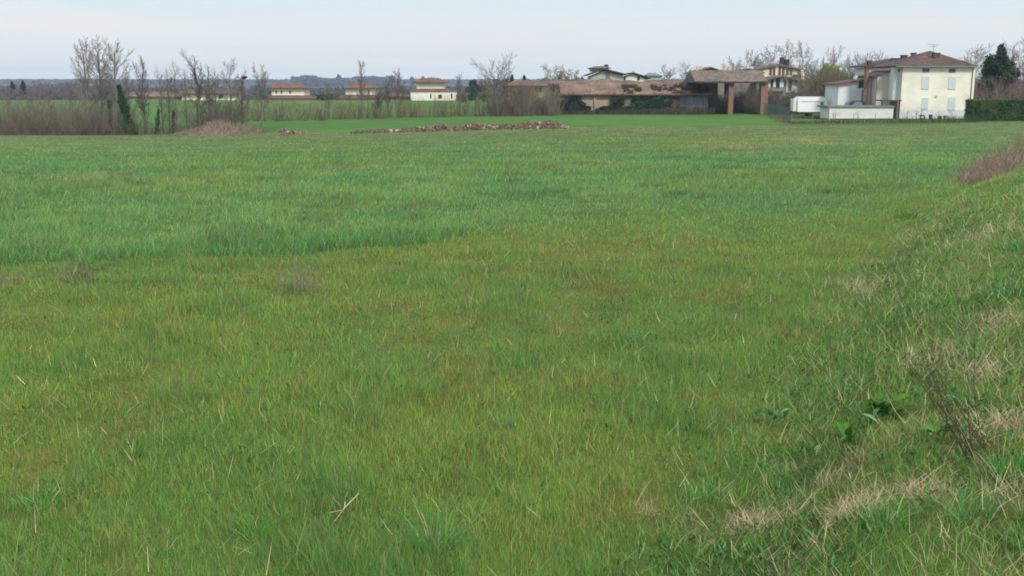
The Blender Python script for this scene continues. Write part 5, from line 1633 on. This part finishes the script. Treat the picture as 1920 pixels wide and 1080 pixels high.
# garden saplings and small things at the foot of the cream house
for (u, vt, Yg_, lab) in [(1717, 203, 126, 'bare garden sapling with a stout stem before the left lower shutter'), (1728, 200, 128, 'leaning bare garden sapling touching the left lower shutter'),
                          (1702, 206, 127, 'thin bare garden sapling nearest the pergola'), (1760, 208, 126, 'low bare garden sapling in front of the house middle'), (1818, 172, 133, 'bare reddish shrub tree at the right corner of the cream house'),
                          (1565, 206, 126, 'bare sapling before the left end of the white shed'), (1610, 204, 126, 'forked bare sapling before the middle of the white shed'), (1786, 204, 128, 'bare garden sapling before the right lower shutter')]:
    bare_tree(u, vt, Yg_, 'knotty', lab, .05, (.10, .08, .07), R.uniform(-.1, .1), int(u * 5), 'garden saplings', 'garden_sapling', 9)
for (u0, u1, v0, v1, mm, lab) in [(1730, 1739, 214, 219, 'dark', 'low dark bench at the foot of the house, under the left lower shutter'), (1747, 1752, 213.5, 220, 'bluedark', 'dark blue covered bin beside the low bench'),
                                  (1765, 1770, 217, 221, 'dark', 'small dark planter in front of the house middle'), (1774.5, 1779.5, 217, 222, 'gutter', 'dark square tub right of the small planter')]:
    Yk_ = 133.5; g = ground((u0 + u1) / 2, Yk_)
    nm = {'bench': 'garden_bench'}.get('bench' if 'bench at' in lab else '', 'bin' if 'bin' in lab else ('planter' if 'planter' in lab else 'garden_tub'))
    t = thing(nm, g, lab, nm.split('_')[-1])
    xa, xb = X(u0, Yk_), X(u1, Yk_); zt = g.z + (v1 - v0) / F * Yk_ + .1
    if 'bench' in nm:
        MB().box(xa, xb, Yk_, Yk_ + .4, g.z + .38, g.z + .44).build('seat', M[mm], t)
        MB().box(xa, xb, Yk_ + .38, Yk_ + .43, g.z + .442, zt + .1).build('backrest', M[mm], t)
        for q in (xa + .03, xb - .09):
            MB().box(q, q + .06, Yk_ + .02, Yk_ + .36, g.z - .05, g.z + .378).build('leg', M[mm], t)
    else:
        mb = MB(); mb.hexa([(xa + .05, Yk_, g.z - .03), (xb - .05, Yk_, g.z - .03), (xb - .05, Yk_ + .3, g.z - .03), (xa + .05, Yk_ + .3, g.z - .03), (xa, Yk_ - .05, zt), (xb, Yk_ - .05, zt), (xb, Yk_ + .35, zt), (xa, Yk_ + .35, zt)])
        mb.build('body', M[mm], t)
        MB().box(xa - .02, xb + .02, Yk_ - .07, Yk_ + .37, zt + .002, zt + .05).build('rim', M[mm], t)


# --- rubble heap and dry mound
def heap(u0, u1, Y, tops, n, cols, label, name='rubble_heap', sz=(.045, .27), depth=1.6, seed=1):
    """tops: list of (u, height m)"""
    rg = random.Random(seed)
    a, b = ground(u0, Y), ground(u1, Y)
    g = ground((u0 + u1) / 2, Y)
    t = thing(name, g, label, 'heap')
    hh = lambda f: float(np.interp(u0 + (u1 - u0) * f, [q[0] for q in tops], [q[1] for q in tops]))
    # earth core
    nx, ny = 90, 12; V, Fc, cc = [], [], []
    for i in range(nx + 1):
        for j in range(ny + 1):
            f = i / nx; s_ = j / ny * 2 - 1
            x = a.x + (b.x - a.x) * f; y = a.y + (b.y - a.y) * f + s_ * depth
            zz = gz(x, y) - .03 + hh(f) * .85 * (1 - s_ * s_) * (.7 + .6 * float(vnoise(x, y, 1.1, 7)))
            V.append((x - g.x, y - g.y, zz - g.z)); k = float(vnoise(x, y, 2, 9)); cc.append([cols[0][q] * (1 - k) + cols[1][q] * k for q in range(3)])
    for i in range(nx):
        for j in range(ny):
            q = i * (ny + 1) + j; Fc += [q, q + ny + 1, q + ny + 2, q + 1]
    np_mesh('earth_core', V, Fc, 4, M['twig'], t, np.array(cc), True)
    V, Fc, cc = [], [], []
    cube = [(-1, -1, -1), (1, -1, -1), (1, 1, -1), (-1, 1, -1), (-1, -1, 1), (1, -1, 1), (1, 1, 1), (-1, 1, 1)]
    fs = [(0, 3, 2, 1), (4, 5, 6, 7), (0, 1, 5, 4), (1, 2, 6, 5), (2, 3, 7, 6), (3, 0, 4, 7)]
    from mathutils import Euler
    for i in range(n):
        f = rg.random(); s_ = rg.gauss(0, .5)
        x = a.x + (b.x - a.x) * f; y = a.y + (b.y - a.y) * f + s_ * depth
        h_ = hh(f)
        if rg.random() > h_ / max(q[1] for q in tops) + .25: continue
        z = gz(x, y) + h_ * max(0, 1 - s_ * s_) * rg.uniform(.2, 1.05)
        e = Euler((rg.uniform(0, 6), rg.uniform(0, 6), rg.uniform(0, 6))).to_matrix()
        L_ = sz[0] + (sz[1] - sz[0]) * rg.random() ** 2.5; dims = Vector((L_, L_ * rg.uniform(.3, .9), L_ * rg.uniform(.12, .5)))
        n0 = len(V); c = cols[min(len(cols) - 1, int(rg.random() ** 1.6 * len(cols)))]; kk = rg.uniform(.65, 1.3)
        for p in cube:
            q = e @ Vector((p[0] * dims.x, p[1] * dims.y * rg.uniform(.7, 1), p[2] * dims.z))
            V.append((x + q.x - g.x, y + q.y - g.y, z + q.z - g.z)); cc.append([w_ * kk for w_ in c])
        for f_ in fs: Fc += [n0 + w_ for w_ in f_]
    o = np_mesh('rubble', V, Fc, 4, M['twig'], t, np.array(cc))
    o['kind'] = 'stuff'
    return t


RC = [(.15, .11, .08), (.19, .13, .092), (.12, .095, .07), (.22, .165, .12), (.26, .18, .11), (.09, .075, .06), (.36, .31, .26)]
heap(664, 1064, 104, [(664, .05), (700, .10), (760, .2), (800, .32), (830, .55), (850, .22), (885, .5), (925, .28), (970, .36), (1000, .6), (1040, .58), (1058, .3), (1064, .1)], 9000, RC, 'long low heap of reddish rubble and broken tiles lying across the field edge', depth=1.5, seed=3)
heap(526, 552, 107, [(526, .2), (536, .55), (545, .4), (552, .1)], 420, RC, 'small rubble pile left of the long heap, half sunk in grass', depth=.9, seed=5)
heap(560, 575, 107, [(560, .1), (567, .25), (575, .1)], 160, [(.3, .2, .13), (.22, .15, .1)], 'tiny tan rubble pile between the small pile and the long heap', depth=.7, seed=6)
# dry grass mound
gm = ground(405, 113.5)
md = thing('dry_grass_mound', gm, 'mauve brown mound of earth under dead grass at the left field edge', 'mound')
V, Fc, cc = [], [], []
nx, ny = 60, 20
prof = [(335, .0), (352, .25), (378, .6), (396, 1.05), (410, 1.3), (424, 1.15), (440, .75), (455, .75), (472, .6), (486, .3), (495, 0)]
for i in range(nx + 1):
    u = 335 + 160 * i / nx
    for j in range(ny + 1):
        s_ = j / ny * 2 - 1
        p = ground(u, 113.5); x, y = p.x, p.y + s_ * 3.2
        z = gz(x, y) - .04 + ip(u, prof) * max(0, 1 - s_ * s_) * (.7 + .6 * float(vnoise(x, y, .9, 3)))
        V.append((x - gm.x, y - gm.y, z - gm.z)); k = float(vnoise(x, y, 1.4, 5)); g_ = smooth(450, 475, u) * .5
        c0 = C(.16, .13, .10) * (1 - k) + C(.24, .19, .145) * k
        cc.append(c0 * (1 - g_) + C(.10, .14, .05) * g_)
for i in range(nx):
    for j in range(ny):
        q = i * (ny + 1) + j; Fc += [q, q + ny + 1, q + ny + 2, q + 1]
np_mesh('earth', V, Fc, 4, M['twig'], md, np.array(cc), True)
S_ = []
for i in range(3800):
    k = R.randint(0, len(V) - 1); b = Vector(V[k]) + Vector((R.gauss(0, .12), R.gauss(0, .12), 0))
    S_.append((b, b + Vector((R.gauss(0, .5), R.gauss(0, .3), 1)).normalized() * R.uniform(.15, .45), .016, .01))
go = tubes('dead_grass', S_, (.235, .19, .145), md, 3, 'twig', .35); go['kind'] = 'stuff'

# one pale post and small litter in the near field
ps = G(640, 985)
st_ = thing('broken_reed_stem', ps, 'pale broken reed stem slanting out of the grass left of the arching tussock', 'dead stem')
tubes('stem', [(Vector((-.06, 0, .0)), Vector((.03, .0, .13)), .005, .005), (Vector((.03, 0, .13)), Vector((.17, .02, .27)), .005, .004)], (.50, .44, .32), st_, 6)
tubes('snapped_end', [(Vector((-.10, -.03, .10)), Vector((.03, 0, .115)), .006, .004), (Vector((.03, 0, .12)), Vector((.04, .01, .19)), .005, .008)], (.42, .36, .27), st_, 6)

# ------------------------------------------------------------------ the air
HZ = bpy.data.materials.new('haze_air'); HZ.use_nodes = True
hn = HZ.node_tree; hn.nodes.clear()
ho = hn.nodes.new('ShaderNodeOutputMaterial'); hv = hn.nodes.new('ShaderNodeVolumePrincipled')
hv.inputs['Color'].default_value = (.62, .76, 1.0, 1)
hv.inputs['Density'].default_value = 0.00023
hv.inputs['Anisotropy'].default_value = 0.0
hn.links.new(hv.outputs[0], ho.inputs['Volume'])
hb_ = MB().box(-4700, 4700, -30, 4400, -6, 90)
ho_ = hb_.build('haze', HZ)
tag(ho_, None, None, None, 'stuff')
for o in SC.objects:
    if 'used' in o: del o['used']
